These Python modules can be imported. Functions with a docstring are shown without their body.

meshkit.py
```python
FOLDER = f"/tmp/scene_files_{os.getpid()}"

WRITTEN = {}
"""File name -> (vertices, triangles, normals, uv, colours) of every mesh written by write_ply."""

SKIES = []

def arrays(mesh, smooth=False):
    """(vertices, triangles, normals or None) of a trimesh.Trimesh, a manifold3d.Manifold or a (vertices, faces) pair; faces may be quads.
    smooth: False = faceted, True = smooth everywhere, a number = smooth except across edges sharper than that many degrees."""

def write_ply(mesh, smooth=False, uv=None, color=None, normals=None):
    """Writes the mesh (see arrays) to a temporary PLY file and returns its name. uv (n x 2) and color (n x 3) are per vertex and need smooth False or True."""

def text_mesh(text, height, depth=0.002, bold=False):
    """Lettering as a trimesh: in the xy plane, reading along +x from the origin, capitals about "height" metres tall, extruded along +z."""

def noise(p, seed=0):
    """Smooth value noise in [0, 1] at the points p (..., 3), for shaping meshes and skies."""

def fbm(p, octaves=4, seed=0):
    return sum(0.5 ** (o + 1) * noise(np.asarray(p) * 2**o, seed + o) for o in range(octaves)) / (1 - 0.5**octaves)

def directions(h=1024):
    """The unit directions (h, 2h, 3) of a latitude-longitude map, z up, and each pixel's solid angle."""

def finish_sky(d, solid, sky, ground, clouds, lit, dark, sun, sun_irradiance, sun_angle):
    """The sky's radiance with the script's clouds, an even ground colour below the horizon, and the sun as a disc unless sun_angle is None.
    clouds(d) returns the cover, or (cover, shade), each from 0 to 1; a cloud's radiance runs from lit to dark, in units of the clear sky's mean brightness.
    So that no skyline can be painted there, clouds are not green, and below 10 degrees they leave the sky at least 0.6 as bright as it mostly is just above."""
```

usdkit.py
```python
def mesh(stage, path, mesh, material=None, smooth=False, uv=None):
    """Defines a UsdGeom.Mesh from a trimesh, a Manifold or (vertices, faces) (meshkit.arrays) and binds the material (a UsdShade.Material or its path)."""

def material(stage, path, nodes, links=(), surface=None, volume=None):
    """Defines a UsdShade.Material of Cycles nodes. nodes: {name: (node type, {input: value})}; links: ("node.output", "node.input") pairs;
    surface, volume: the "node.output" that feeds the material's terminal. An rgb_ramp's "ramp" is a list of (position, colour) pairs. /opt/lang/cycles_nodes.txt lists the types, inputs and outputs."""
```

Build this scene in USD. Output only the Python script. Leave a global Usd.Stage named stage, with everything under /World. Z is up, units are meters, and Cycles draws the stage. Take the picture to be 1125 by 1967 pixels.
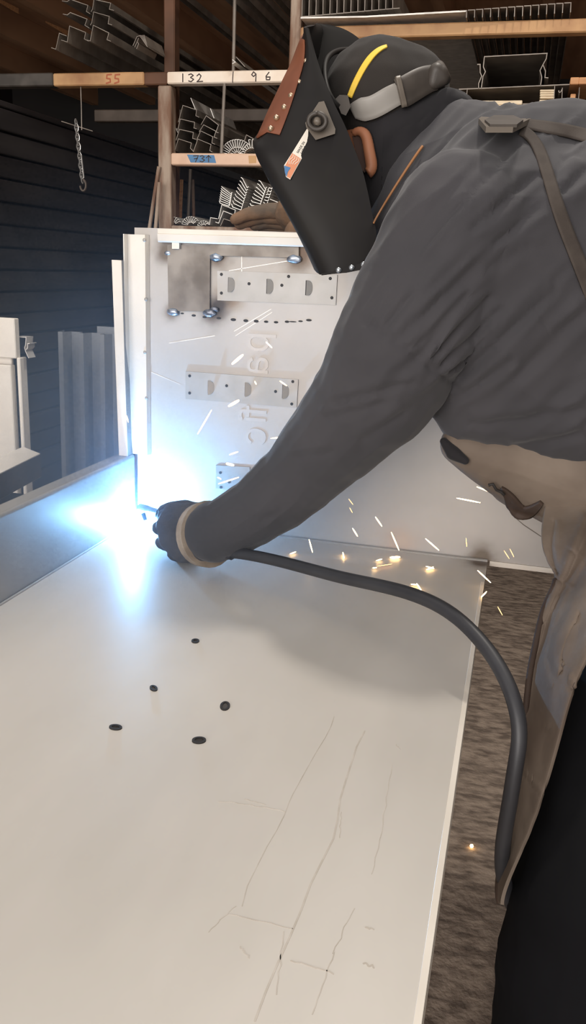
import math, random
import numpy as np, trimesh, manifold3d as m3, usdkit, meshkit
from shapely.geometry import LineString, Polygon, Point, box as sbox
from shapely import affinity
from pxr import Usd, UsdGeom, UsdLux, UsdShade, Gf, Sdf, Vt

rng = np.random.default_rng(7)
random.seed(7)
stage = Usd.Stage.CreateInMemory()
UsdGeom.SetStageUpAxis(stage, 'Z')
UsdGeom.Xform.Define(stage, '/World')
UsdGeom.Scope.Define(stage, '/World/Looks')

# ------------------------------------------------------------------ camera
F = 1629.0
XW = np.array([0.96545844, 0.10643599, -0.23782635])      # world axes in camera space (right, down, forward)
YW = np.array([0.25780088, -0.25780088, 0.93116992])
ZW = np.array([0.03779815, -0.9603177, -0.27633533])
R = np.array([XW, YW, ZW])
CAM = np.array([0.72620818, -1.54230811, 0.51074776])
right, up, fwd = R[:, 0], -R[:, 1], R[:, 2]
cam = UsdGeom.Camera.Define(stage, '/World/camera')
M = Gf.Matrix4d(*[float(v) for r in (np.r_[right, 0], np.r_[up, 0], np.r_[-fwd, 0], np.r_[CAM, 1]) for v in r])
cam.AddTransformOp().Set(M)
cam.CreateHorizontalApertureAttr(20.955)
cam.CreateFocalLengthAttr(F / 1125 * 20.955)
cam.CreateClippingRangeAttr(Gf.Vec2f(0.05, 100))
cam.CreateExposureAttr(0.0)

# ------------------------------------------------------------------ light
def rect_light(name, pos, target, w, h, color, power):
    l = UsdLux.RectLight.Define(stage, '/World/' + name)
    pos, target = np.array(pos, float), np.array(target, float)
    zax = (pos - target) / np.linalg.norm(pos - target)
    xax = np.cross([0, 0.01, 1], zax); xax /= np.linalg.norm(xax)
    yax = np.cross(zax, xax)
    l.AddTransformOp().Set(Gf.Matrix4d(*[float(v) for r in (np.r_[xax, 0], np.r_[yax, 0], np.r_[zax, 0], np.r_[pos, 1]) for v in r]))
    l.CreateWidthAttr(w); l.CreateHeightAttr(h)
    l.CreateColorAttr(Gf.Vec3f(*color)); l.CreateIntensityAttr(power)
    return l
DOME = UsdLux.DomeLight.Define(stage, '/World/sky_light')
DOME.CreateColorAttr(Gf.Vec3f(1.0, 0.95, 0.9)); DOME.CreateIntensityAttr(0.24)
rect_light('bay_door_daylight', (-0.6, -6.0, 1.15), (0.1, 0.3, 0.3), 4.2, 3.2, (1.0, 0.94, 0.90), 6.4)
rect_light('roof_light', (0.72, 0.28, 2.6), (0.4, -0.8, 0.0), 0.18, 0.18, (1.0, 0.93, 0.84), 235.0)
ARC = None

# ------------------------------------------------------------------ pixel helpers (measuring the photograph)
def ray(px, py): return R @ np.array([(px - 562.5) / F, (py - 983.5) / F, 1.0])
def P(px, py, Z): return CAM + ray(px, py) * Z
def on(px, py, ax, v):
    d = ray(px, py); return CAM + d * (v - CAM[ax]) / d[ax]
def onx(px, py, v): return on(px, py, 0, v)
def ony(px, py, v): return on(px, py, 1, v)
def onz(px, py, v): return on(px, py, 2, v)
def lin(c):
    c = np.array(c, float) / 255.0
    return tuple(np.where(c <= 0.04045, c / 12.92, ((c + 0.055) / 1.055) ** 2.4))

# ------------------------------------------------------------------ scene helpers
used = {}
def numbered(parent, name):
    k = used.get((parent, name), 0); used[(parent, name)] = k + 1
    return name if k == 0 else f'{name}_{k:03d}'
def setkeys(prim, label=None, cat=None, group=None, kind=None):
    for k, v in (('label', label), ('category', cat), ('group', group), ('kind', kind)):
        if v: prim.SetCustomDataByKey(k, v)
def shift(mesh, base):
    v, f, n = meshkit.arrays(mesh)
    return trimesh.Trimesh(v - np.asarray(base), f, process=False)
def colored(prim_mesh, cols):
    UsdGeom.PrimvarsAPI(prim_mesh).CreatePrimvar('tint', Sdf.ValueTypeNames.Color3fArray, 'vertex').Set(Vt.Vec3fArray.FromNumpy(np.asarray(cols, np.float32)))
class Thing:
    def __init__(s, name, label, cat, base=(0, 0, 0), group=None, kind=None):
        s.path = '/World/' + numbered('/World', name); s.base = np.array(base, float)
        x = UsdGeom.Xform.Define(stage, s.path); x.AddTranslateOp().Set(Gf.Vec3d(*map(float, s.base)))
        setkeys(x.GetPrim(), label, cat, group, kind); s.prim = x.GetPrim()
    def part(s, name, mesh, mat, smooth=30, parent=None, label=None, kind=None, cols=None):
        par = parent or s.path
        path = par + '/' + numbered(par, name)
        m = usdkit.mesh(stage, path, shift(mesh, s.base), mat, smooth=True if cols is not None else smooth)
        if cols is not None: colored(m, cols)
        setkeys(m.GetPrim(), label, None, None, kind)
        return path
def solo(name, mesh, mat, label, cat, group=None, kind=None, smooth=30):
    path = '/World/' + numbered('/World', name)
    v, f, n = meshkit.arrays(mesh)
    base = np.array([(v[:, 0].min() + v[:, 0].max()) / 2, (v[:, 1].min() + v[:, 1].max()) / 2, v[:, 2].min()])
    m = usdkit.mesh(stage, path, shift(mesh, base), mat, smooth=smooth)
    m.AddTranslateOp().Set(Gf.Vec3d(*map(float, base)))
    setkeys(m.GetPrim(), label, cat, group, kind)
    return path
cat_ = trimesh.util.concatenate
def bx(x0, x1, y0, y1, z0, z1, bev=0.0):
    x0, x1 = min(x0, x1), max(x0, x1); y0, y1 = min(y0, y1), max(y0, y1); z0, z1 = min(z0, z1), max(z0, z1)
    if bev:
        bev = min(bev, (x1 - x0) * .45, (y1 - y0) * .45, (z1 - z0) * .45)
        pts = []
        for sx in (0, 1):
            for sy in (0, 1):
                for sz in (0, 1):
                    c = [x1 if sx else x0, y1 if sy else y0, z1 if sz else z0]
                    for k in range(3):
                        q = [c[0] + (-bev if sx else bev), c[1] + (-bev if sy else bev), c[2] + (-bev if sz else bev)]
                        q[k] = c[k]; pts.append(q)
        return trimesh.Trimesh(pts, process=False).convex_hull
    b = trimesh.creation.box([x1 - x0, y1 - y0, z1 - z0]); b.apply_translation([(x0 + x1) / 2, (y0 + y1) / 2, (z0 + z1) / 2]); return b
def frame_from(zdir, xhint=(0, 0, 1)):
    z = np.asarray(zdir, float) / np.linalg.norm(zdir); h = np.asarray(xhint, float)
    x = h - z * (h @ z)
    if np.linalg.norm(x) < 1e-4: h = np.array([1.0, 0.3, 0]); x = h - z * (h @ z)
    x /= np.linalg.norm(x); y = np.cross(z, x); return x, y, z
def spline(pts, n):
    pts = np.asarray(pts, float); k = len(pts)
    d = np.r_[0, np.cumsum(np.linalg.norm(np.diff(pts[:, :3], axis=0), axis=1) ** 0.5)]
    from scipy.interpolate import CubicSpline
    return CubicSpline(d, pts)(np.linspace(0, d[-1], n)) if k > 2 else np.linspace(pts[0], pts[-1], n)
def tube(pts, r, seg=10, closed=False):
    pts = np.asarray(pts, float); n = len(pts); r = np.broadcast_to(np.asarray(r, float), (n,))
    t = np.gradient(pts, axis=0); t /= np.maximum(np.linalg.norm(t, axis=1, keepdims=True), 1e-9)
    x, _, _ = frame_from(t[0]); V = []
    for i in range(n):
        x = x - t[i] * (x @ t[i]); x /= np.linalg.norm(x); y = np.cross(t[i], x)
        a = np.arange(seg) * 2 * np.pi / seg
        V.append(pts[i] + r[i] * (np.cos(a)[:, None] * x + np.sin(a)[:, None] * y))
    V = np.vstack(V); Fc = []
    for i in range(n - 1):
        for j in range(seg):
            a, b = i * seg + j, i * seg + (j + 1) % seg
            Fc += [[a, b, b + seg], [a, b + seg, a + seg]]
    V = np.vstack([V, pts[0], pts[-1]]); c0, c1 = n * seg, n * seg + 1
    for j in range(seg):
        Fc.append([c0, (j + 1) % seg, j]); Fc.append([c1, (n - 1) * seg + j, (n - 1) * seg + (j + 1) % seg])
    return trimesh.Trimesh(V, Fc, process=False)
def cyl(a, b, r, seg=16): return tube([a, b], [r, r], seg)
def sheet(grid, th):
    """closed sheet of thickness th on a (rows, cols, 3) grid, offset along the normals"""
    g = np.asarray(grid, float); h, w, _ = g.shape
    du = np.gradient(g, axis=1); dv = np.gradient(g, axis=0); n = np.cross(du, dv)
    n /= np.maximum(np.linalg.norm(n, axis=2, keepdims=True), 1e-9)
    A = (g + n * th / 2).reshape(-1, 3); B = (g - n * th / 2).reshape(-1, 3); N = h * w; Fc = []
    idx = np.arange(N).reshape(h, w)
    a, b, c, d = idx[:-1, :-1].ravel(), idx[:-1, 1:].ravel(), idx[1:, 1:].ravel(), idx[1:, :-1].ravel()
    Fc = [np.c_[a, b, c], np.c_[a, c, d], np.c_[a, c, b] + N, np.c_[a, d, c] + N]
    rim = np.r_[idx[0, :], idx[1:, -1], idx[-1, -2::-1], idx[-2:0:-1, 0]]; rn = np.roll(rim, -1)
    Fc += [np.c_[rn, rim, rim + N], np.c_[rn, rim + N, rn + N]]
    m = trimesh.Trimesh(np.vstack([A, B]), np.vstack(Fc), process=False)
    return m
def extr_y(poly, y0, y1):
    """shapely polygon in (x, z) extruded from y0 to y1"""
    out = []
    for g in getattr(poly, 'geoms', [poly]):
        if g.is_empty: continue
        m = trimesh.creation.extrude_polygon(g, abs(y1 - y0), engine='earcut')
        v = m.vertices; m = trimesh.Trimesh(np.c_[v[:, 0], min(y0, y1) + v[:, 2], v[:, 1]], m.faces[:, ::-1], process=False); out.append(m)
    return cat_(out)
def extr_z(poly, z0, z1):
    out = []
    for g in getattr(poly, 'geoms', [poly]):
        m = trimesh.creation.extrude_polygon(g, z1 - z0, engine='earcut'); m.apply_translation([0, 0, z0]); out.append(m)
    return cat_(out)
def px_poly(pts, y):
    return [(q[0], q[2]) for q in (ony(a, b, y) for a, b in pts)]
def profile(pts, y, length, th=0.0016):
    """a bent sheet profile: a polyline of photograph pixels standing at depth y, run back for length"""
    return extr_y(LineString(px_poly(pts, y)).buffer(th / 2, cap_style=2, join_style=2), y, y + length)
def tri_of(man):
    mm = man.to_mesh(); return trimesh.Trimesh(mm.vert_properties[:, :3], mm.tri_verts, process=False)
def ball(c, r, n=20): return m3.Manifold.sphere(float(r), n).translate([float(v) for v in c])
def hull(*sp): return m3.Manifold.batch_hull([ball(c, r) for c, r in sp])
def chain(sp): return [hull(sp[i], sp[i + 1]) for i in range(len(sp) - 1)]
def organic(mans, edge=0.01, it=12, disp=None):
    m = m3.Manifold.batch_boolean(mans, m3.OpType.Add).refine_to_length(edge)
    t = tri_of(m); t.merge_vertices()
    trimesh.smoothing.filter_taubin(t, lamb=0.5, nu=0.52, iterations=it)
    if disp is not None:
        t.vertices = t.vertices + t.vertex_normals * disp(t.vertices)[:, None]
    return t
def rpx(r, Z): return r * Z / F

# ------------------------------------------------------------------ materials
def mat(name, col, rough=0.5, metal=0.0, col2=None, scale=8, stretch=None, detail=4, lo=0.35, hi=0.65, bump=0, bscale=60, bdist=0.002, rvar=0, spec=0.5, emit=None, sheen=0, attr=None, coat=0, aniso=0):
    nodes = {'p': ('principled_bsdf', {'base_color': col, 'roughness': rough, 'metallic': metal, 'specular_ior_level': spec, 'sheen_weight': sheen, 'coat_weight': coat})}
    links = []; nodes['g'] = ('geometry', {})
    if col2 is not None:
        nodes['n'] = ('noise_texture', {'scale': scale, 'detail': detail})
        if stretch:
            nodes['m'] = ('mapping', {'scale': stretch}); links += [('g.position', 'm.vector'), ('m.vector', 'n.vector')]
        else: links += [('g.position', 'n.vector')]
        nodes['r'] = ('rgb_ramp', {'ramp': [(0, col), (lo, col), (hi, col2), (1, col2)]})
        links += [('n.fac', 'r.fac')]
        src = 'r.color'
        if attr:
            nodes['a'] = ('attribute', {'attribute': attr}); nodes['mx'] = ('mix_color', {'blend_type': 'multiply', 'fac': 1.0})
            links += [(src, 'mx.a'), ('a.color', 'mx.b')]; src = 'mx.result'
        links += [(src, 'p.base_color')]
        if rvar:
            nodes['rr'] = ('map_range', {'from_min': 0.3, 'from_max': 0.7, 'to_min': max(rough - rvar, .03), 'to_max': rough + rvar})
            links += [('n.fac', 'rr.value'), ('rr.result', 'p.roughness')]
    if bump:
        nodes['bn'] = ('noise_texture', {'scale': bscale, 'detail': 4}); nodes['b'] = ('bump', {'strength': bump, 'distance': bdist})
        links += [('g.position', 'bn.vector'), ('bn.fac', 'b.height'), ('b.normal', 'p.normal')]
    if emit:
        nodes['p'][1]['emission_color'] = emit[0]; nodes['p'][1]['emission_strength'] = emit[1]
    return usdkit.material(stage, '/World/Looks/' + name, nodes, links, surface='p.BSDF')
L = {}
L['plate'] = mat('brushed_sheet', lin((214, 208, 200)), 0.42, 0.1, lin((200, 194, 185)), 5, (1.0, 0.5, 1), 5, .35, .75, rvar=.06, attr='tint')
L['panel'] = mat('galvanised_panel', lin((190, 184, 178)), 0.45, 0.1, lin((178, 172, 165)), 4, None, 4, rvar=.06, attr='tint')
L['cream'] = mat('cream_sheet', lin((240, 232, 220)), 0.4, 0.03, lin((222, 213, 200)), 6)
L['strip'] = mat('zinc_strip', lin((172, 168, 163)), 0.4, 0.2, lin((160, 156, 150)), 20)
L['bracket'] = mat('mill_steel', lin((122, 115, 107)), 0.42, 0.4, lin((98, 89, 80)), 18, rvar=.08)
L['weld'] = mat('weld_bead', lin((196, 204, 216)), 0.33, 0.7, lin((110, 112, 120)), 70)
L['burn'] = mat('dark_ink', lin((38, 34, 32)), 0.6)
L['hole'] = mat('dark_hole', lin((70, 66, 62)), 0.5)
L['galv'] = mat('galvanised_profile', lin((147, 137, 126)), 0.45, 0.2, lin((121, 111, 102)), 14)
L['galvdark'] = mat('dull_profile', lin((104, 92, 82)), 0.5, 0.2, lin((82, 72, 63)), 10)
L['bright'] = mat('bright_profile', lin((225, 220, 212)), 0.35, 0.25, lin((200, 195, 188)), 30)
L['bluegrey'] = mat('grey_sheet', lin((138, 140, 144)), 0.4, 0.15, lin((124, 126, 130)), 5)
L['rust'] = mat('rusted_steel', lin((126, 94, 74)), 0.7, 0.0, lin((173, 154, 136)), 9, (3, 3, .6), 6, .4, .62, bump=.2, bscale=90)
L['darkrust'] = mat('brown_steel', lin((107, 72, 51)), 0.7, 0.0, lin((80, 55, 40)), 7)
L['beamcream'] = mat('cream_beam', lin((252, 238, 220)), 0.55, 0, lin((240, 220, 198)), 12, bump=.1)
L['beampink'] = mat('primer_beam', lin((236, 200, 172)), 0.55, 0, lin((220, 182, 154)), 12)
L['beamtan'] = mat('tan_beam', lin((205, 160, 112)), 0.6, 0, lin((170, 122, 84)), 9, (1, 1, 1), 5, .45, .7)
L['beamgrey'] = mat('grey_beam', lin((84, 78, 72)), 0.55, 0.1, lin((62, 57, 52)), 16)
L['wood'] = mat('raw_wood', lin((214, 160, 112)), 0.65, 0, lin((190, 132, 88)), 12, (1, 8, 8))
L['woodcream'] = mat('pale_wood', lin((240, 222, 192)), 0.6, 0, lin((222, 200, 168)), 12, (2, 2, 14))
L['tapeblue'] = mat('blue_tape', lin((88, 134, 176)), 0.6, 0, lin((74, 118, 160)), 30)
L['tapetan'] = mat('tan_tape', lin((205, 160, 110)), 0.6)
L['ink'] = mat('marker_ink', lin((62, 48, 44)), 0.6)
L['inkred'] = mat('red_marker', lin((176, 96, 62)), 0.6)
L['siding'] = mat('dark_siding', lin((84, 80, 80)), 0.6, 0, lin((66, 63, 65)), 3, (1, .6, 5), bump=.15)
L['ceilwood'] = mat('brown_ceiling', lin((196, 150, 114)), 0.7, 0, lin((160, 118, 88)), 2.5, (4, .5, 1))
L['darkwall'] = mat('dark_wall', lin((38, 33, 31)), 0.7, 0, lin((29, 26, 24)), 2)
L['concrete'] = mat('rough_concrete', lin((176, 158, 142)), 0.75, 0, lin((118, 104, 93)), 38, (0.6, 1.5, 1), 9, .38, .64, bump=.8, bscale=70, bdist=.005)
L['jacket'] = mat('charcoal_cloth', lin((70, 68, 71)), 0.85, 0, lin((61, 60, 63)), 5, bump=.25, bscale=900, bdist=.0006, sheen=.15, spec=.2)
L['hood'] = mat('black_cloth', lin((45, 43, 45)), 0.9, 0, lin((37, 36, 38)), 8, bump=.25, bscale=700, bdist=.0006, sheen=.1, spec=.15)
L['cap'] = mat('grey_cap', lin((55, 51, 48)), 0.9, 0, lin((47, 44, 42)), 8, bump=.25, bscale=800, bdist=.0006, sheen=.1, spec=.1)
L['piping'] = mat('yellow_piping', lin((240, 200, 70)), 0.6)
L['trouser'] = mat('black_trousers', lin((20, 20, 23)), 0.9, 0, lin((16, 16, 18)), 6, bump=.2, bscale=600, bdist=.0006, spec=.15)
L['leather'] = mat('brown_leather', lin((122, 109, 97)), 0.7, 0, lin((94, 81, 71)), 7, None, 6, .35, .68, bump=.35, bscale=120, bdist=.001, spec=.3)
L['leatherdark'] = mat('dark_leather', lin((75, 61, 52)), 0.7, 0, lin((59, 46, 39)), 7, bump=.3, bscale=120, bdist=.001, spec=.3)
L['gloverust'] = mat('tan_glove', lin((126, 97, 73)), 0.8, 0, lin((97, 83, 70)), 14, None, 4, .4, .6, bump=.4, bscale=220, bdist=.001)
L['glovedark'] = mat('grey_glove', lin((75, 73, 75)), 0.8, 0, lin((57, 55, 57)), 16, bump=.4, bscale=220, bdist=.001)
L['cuff'] = mat('glove_cuff', lin((176, 160, 140)), 0.8, 0, lin((140, 124, 106)), 30, bump=.3, bscale=200, bdist=.001)
L['helmet'] = mat('helmet_shell', lin((33, 31, 31)), 0.5, 0, lin((40, 38, 36)), 10, rvar=.04, bump=.05, bscale=200, bdist=.0005, spec=.16)
L['fibre'] = mat('brown_fibre', lin((135, 79, 52)), 0.6, 0, lin((114, 64, 42)), 14)
L['band'] = mat('grey_plastic', lin((155, 150, 143)), 0.45, 0, lin((135, 130, 124)), 8)
L['plastic'] = mat('dark_plastic', lin((77, 70, 64)), 0.5, 0, lin((62, 56, 51)), 20)
L['olive'] = mat('taupe_plastic', lin((108, 99, 89)), 0.4)
L['strap'] = mat('brown_webbing', lin((71, 63, 57)), 0.85, 0, lin((61, 53, 48)), 40, bump=.3, bscale=600, bdist=.0005)
L['rivet'] = mat('rivet_metal', lin((215, 190, 160)), 0.3, 0.8)
L['rivetsilver'] = mat('silver_rivet', lin((200, 205, 210)), 0.3, 0.9)
L['skin'] = mat('warm_skin', lin((177, 119, 86)), 0.5, 0, lin((163, 104, 73)), 12)
L['cordorange'] = mat('orange_cord', lin((156, 106, 65)), 0.6)
L['rubber'] = mat('black_rubber', lin((55, 55, 58)), 0.45, 0, lin((46, 46, 50)), 18)
L['brass'] = mat('torch_nozzle', lin((120, 118, 122)), 0.35, 0.8)
L['white'] = mat('label_white', lin((232, 224, 210)), 0.5)
L['flagorange'] = mat('label_orange', lin((214, 140, 104)), 0.5)
L['flagblue'] = mat('label_blue', lin((78, 122, 170)), 0.5)
L['boot'] = mat('boot_leather', lin((40, 34, 30)), 0.5)
L['chain'] = mat('chain_steel', lin((185, 182, 178)), 0.35, 0.6)
def emitter(name, col, s):
    return usdkit.material(stage, '/World/Looks/' + name, {'e': ('emission', {'color': col, 'strength': s})}, [], surface='e.emission')
L['panel3'] = mat('embossed_panel', lin((190, 184, 178)), 0.38, 0.1)
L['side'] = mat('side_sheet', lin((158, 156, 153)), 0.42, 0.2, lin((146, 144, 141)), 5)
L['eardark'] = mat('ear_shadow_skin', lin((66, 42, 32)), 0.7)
L['tab'] = mat('pressed_tab', lin((196, 192, 186)), 0.35, 0.2)
L['spark'] = emitter('spark_glow', (1.0, 0.62, 0.26), 9.0)
L['sparkdim'] = emitter('spark_ember', (1.0, 0.45, 0.16), 4.0)

exec_parts = []
FLOOR = -0.78
#==STRUCTURE==
# ------------------------------------------------------------------ the room
def struct(name, mesh, m, smooth=30):
    path = '/World/' + name; usdkit.mesh(stage, path, mesh, m, smooth=smooth)
    setkeys(stage.GetPrimAtPath(path), kind='structure'); return path
struct('floor', bx(-4, 4.5, -3.2, 6.0, FLOOR - .1, FLOOR), L['concrete'])
struct('wall_back', bx(-4, 4.5, 6.0, 6.15, FLOOR, 4.2), L['darkwall'])
struct('wall_right', bx(4.5, 4.6, -3.2, 6.0, FLOOR, 4.2), L['darkwall'])
LW = -1.5
struct('wall_far_left', bx(-4.1, -4, -3.2, 6.0, FLOOR, 4.2), L['darkwall'])
zt = onx(70, 213, LW)[2]
wl = Thing('wall_left', 'dark horizontal board wall at the left of the shop', None, (LW, 2.5, FLOOR), kind='structure')
wl.part('backing', bx(LW - .1, LW - .035, 0.2, 6.0, FLOOR, zt), L['siding'])
z = FLOOR; pitch = 0.095
while z < zt - .02:
    off = rng.uniform(-.006, .012)
    wl.part('board', bx(LW - .036, LW - .01 + off, 0.2, 6.0, z + .004, min(z + pitch - .006, zt), .004), L['siding'])
    z += pitch
cl = Thing('ceiling', 'brown boarded ceiling over the rack', None, (0, 3, 2.0), kind='structure')
zc = 2.0
cl.part('deck', bx(-4, 4.5, 1.2, 6.0, zc, zc + .1), L['ceilwood'])
for k in range(12):
    x = -3.2 + k * .55
    cl.part('joist', bx(x, x + .06, 1.2, 6.0, zc - .16, zc - .001), L['ceilwood'])
#==END==
# ------------------------------------------------------------------ the sheet-steel box being welded
B = Thing('steel_box', 'large pale sheet-steel box lying open on the bench, being welded at its far left corner', 'metal box', (0.35, -0.8, -0.02))
def tinted(nx, ny, fn):
    u, v = np.meshgrid(np.linspace(0, 1, nx), np.linspace(0, 1, ny)); p = fn(u, v)
    idx = np.arange(nx * ny).reshape(ny, nx); a, b, c, d = idx[:-1, :-1].ravel(), idx[:-1, 1:].ravel(), idx[1:, 1:].ravel(), idx[1:, :-1].ravel()
    return p.reshape(-1, 3), np.vstack([np.c_[a, b, c], np.c_[a, c, d]])
# bottom plate
PX1 = 0.71
V, Fc = tinted(178, 430, lambda u, v: np.stack([u * PX1, -1.72 + v * 1.72, 0 * u], -1))
tint = np.ones((len(V), 3))
sm = meshkit.fbm(V * [9, 2.2, 1], 4, 3); tint *= (1 - 0.10 * np.clip((sm - .5) * 3, 0, 1))[:, None]
def stain(V, tint, c, r, col, seed=0, pw=2.0):
    d = np.linalg.norm(V - np.asarray(c), axis=1) / r * (0.7 + 0.6 * meshkit.fbm(V * 60, 3, seed)); a = np.clip(np.exp(-d ** pw) * 1.35, 0, 1)[:, None]
    return tint * (1 - a) + tint * a * np.asarray(col)
tint = stain(V, tint, onz(922, 1082, 0), .022, (.25, .2, .17), 2)
nb = len(V)
B.part('bottom_plate', cat_([trimesh.Trimesh(V, Fc, process=False)]), L['plate'], cols=tint, label='flat bottom plate with slots and scuffs')
B.part('underside', cat_([bx(0, PX1, -1.72, 0, -.0035, -.0008), bx(PX1 - .002, PX1, -1.72, -.001, -.045, -.0008)]), L['cream'])
B.part('edge_hem', bx(PX1 - .0062, PX1, -1.72, -.12, .0000, .0009, .0004), L['cream'])
# back panel
ZB = 0.5725
V, Fc = tinted(260, 150, lambda u, v: np.stack([u * 1.04 + .004, 0 * u, .001 + v * (ZB - .001)], -1))
tint = np.ones((len(V), 3))
for k, (a, b, r, col) in enumerate([(318, 484, .020, (.28, .22, .17)), (418, 492, .020, (.35, .27, .2)), (572, 494, .026, (.35, .27, .2)), (328, 600, .014, (.4, .33, .27)), (408, 600, .022, (.25, .2, .17)), (420, 588, .016, (.2, .18, .2)), (432, 575, .02, (.72, .62, .52)), (925, 1072, .022, (.4, .34, .28)), (450, 572, .02, (.7, .6, .5)), (588, 480, .018, (.8, .6, .45)), (765, 1040, .03, (1.0, .9, .85)), (438, 925, .012, (.5, .42, .36))]):
    tint = stain(V, tint, ony(a, b, 0), r, col, k)
B.part('back_panel', trimesh.Trimesh(V, Fc, process=False), L['panel'], cols=tint, label='upright back panel with weld stains and embossed letters')
B.part('back_skin', cat_([bx(.004, 1.044, .0008, .0025, .001, ZB), bx(PX1 + .004, 1.044, -.003, .0005, -.0085, .0008)]), L['cream'])
# side panel: an outward flange on a rounded fold
zs = 0.139
arc = [(-.004 + .004 * math.cos(t), zs - .006 + .006 * math.sin(t)) for t in np.linspace(0, math.pi / 2, 6)]
ls = LineString([(0, .0005)] + arc + [(-.030, zs - .001), (-.033, zs - .012)]).buffer(.0011, cap_style=2, join_style=1)
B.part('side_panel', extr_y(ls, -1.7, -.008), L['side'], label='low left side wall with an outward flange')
B.part('seam_weld', tube([(0.0035, -1.7, .0012), (0.0035, -.02, .0012)], .0022, 6), L['strip'])
B.part('seam_trim', tube([(0.02, -.004, .0012), (PX1, -.004, .0012)], .0028, 6), L['strip'])
# left edge channel on the back panel, riveted
xl, xr = ony(257, 700, 0)[0], ony(288, 700, 0)[0]
xl, xr = .000, .0335
zt_ = ony(262, 450, -.02)[2]
ls = LineString([(-.006, -.026), (-.006, -.010), (xr - .004, -.010), (xr, -.0005)]).buffer(.001, cap_style=2)
ch = extr_z(ls, .141, zt_)
EC = B.part('edge_channel', ch, L['cream'], label='riveted angle strip down the left edge')
for a, b in [(277, 461), (280, 575), (278, 677), (281, 765)]:
    q = ony(a, b, -.011); B.part('rivet', trimesh.Trimesh(*[tri_of(m3.Manifold.sphere(.0035, 12).scale([1, .5, 1]).translate(list(map(float, q)))).vertices, tri_of(m3.Manifold.sphere(.0035, 12)).faces], process=False), L['strip'], parent=EC)
# top rail
a, b = ony(303, 440, -.016), ony(303, 464, -.016)
ls = LineString([(0, a[2]), (-.016, a[2]), (-.016, (a[2] * .65 + b[2] * .35)), (-.0175, (a[2] * .6 + b[2] * .4)), (-.016, b[2] + .002), (-.014, b[2]), (-.004, b[2])]).buffer(.0009, cap_style=2, join_style=1)
m = extr_z(ls, 0, .44); v = m.vertices
rail = trimesh.Trimesh(np.c_[a[0] + v[:, 2], v[:, 0], v[:, 1]], m.faces, process=False)
B.part('top_rail', rail, L['cream'], label='pale folded rail along the top edge')
B.part('corner_block', extr_y(Polygon(px_poly([(330, 466), (344, 466), (344, 478), (330, 478)], -.012)), -.012, -.002), L['cream'])
def pane(pts, y, t): return extr_y(Polygon(px_poly(pts, y)), y - t, y)
BR = B.part('bracket_plate', pane([(323, 470), (405, 472), (404, 598), (325, 597)], -.001, .0045), L['bracket'], label='dark mill-steel plate welded at its corners')
B.part('stiffener_bar', pane([(405, 468), (575, 472), (575, 495), (405, 491)], -.001, .006), L['bracket'], label='dark narrow bar under the top rail')
def blob(c, r, seed=0, sq=(1.1, .5, .62)):
    s = trimesh.creation.icosphere(2, 1.0); n = meshkit.fbm(s.vertices * 2.2 + seed * 7.1, 3, seed)
    s.vertices = s.vertices * (0.75 + .5 * n)[:, None] * np.array(sq) * r + np.asarray(c); return s
for k, (a, b, r) in enumerate([(322, 486, 6), (415, 494, 11), (565, 497, 12), (332, 599, 11), (402, 601, 11), (412, 594, 7), (926, 1079, 6)]):
    B.part('weld_bead', blob(ony(a, b, -.004), rpx(r, 1.72), k), L['weld'], smooth=True)
dash = []
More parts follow.
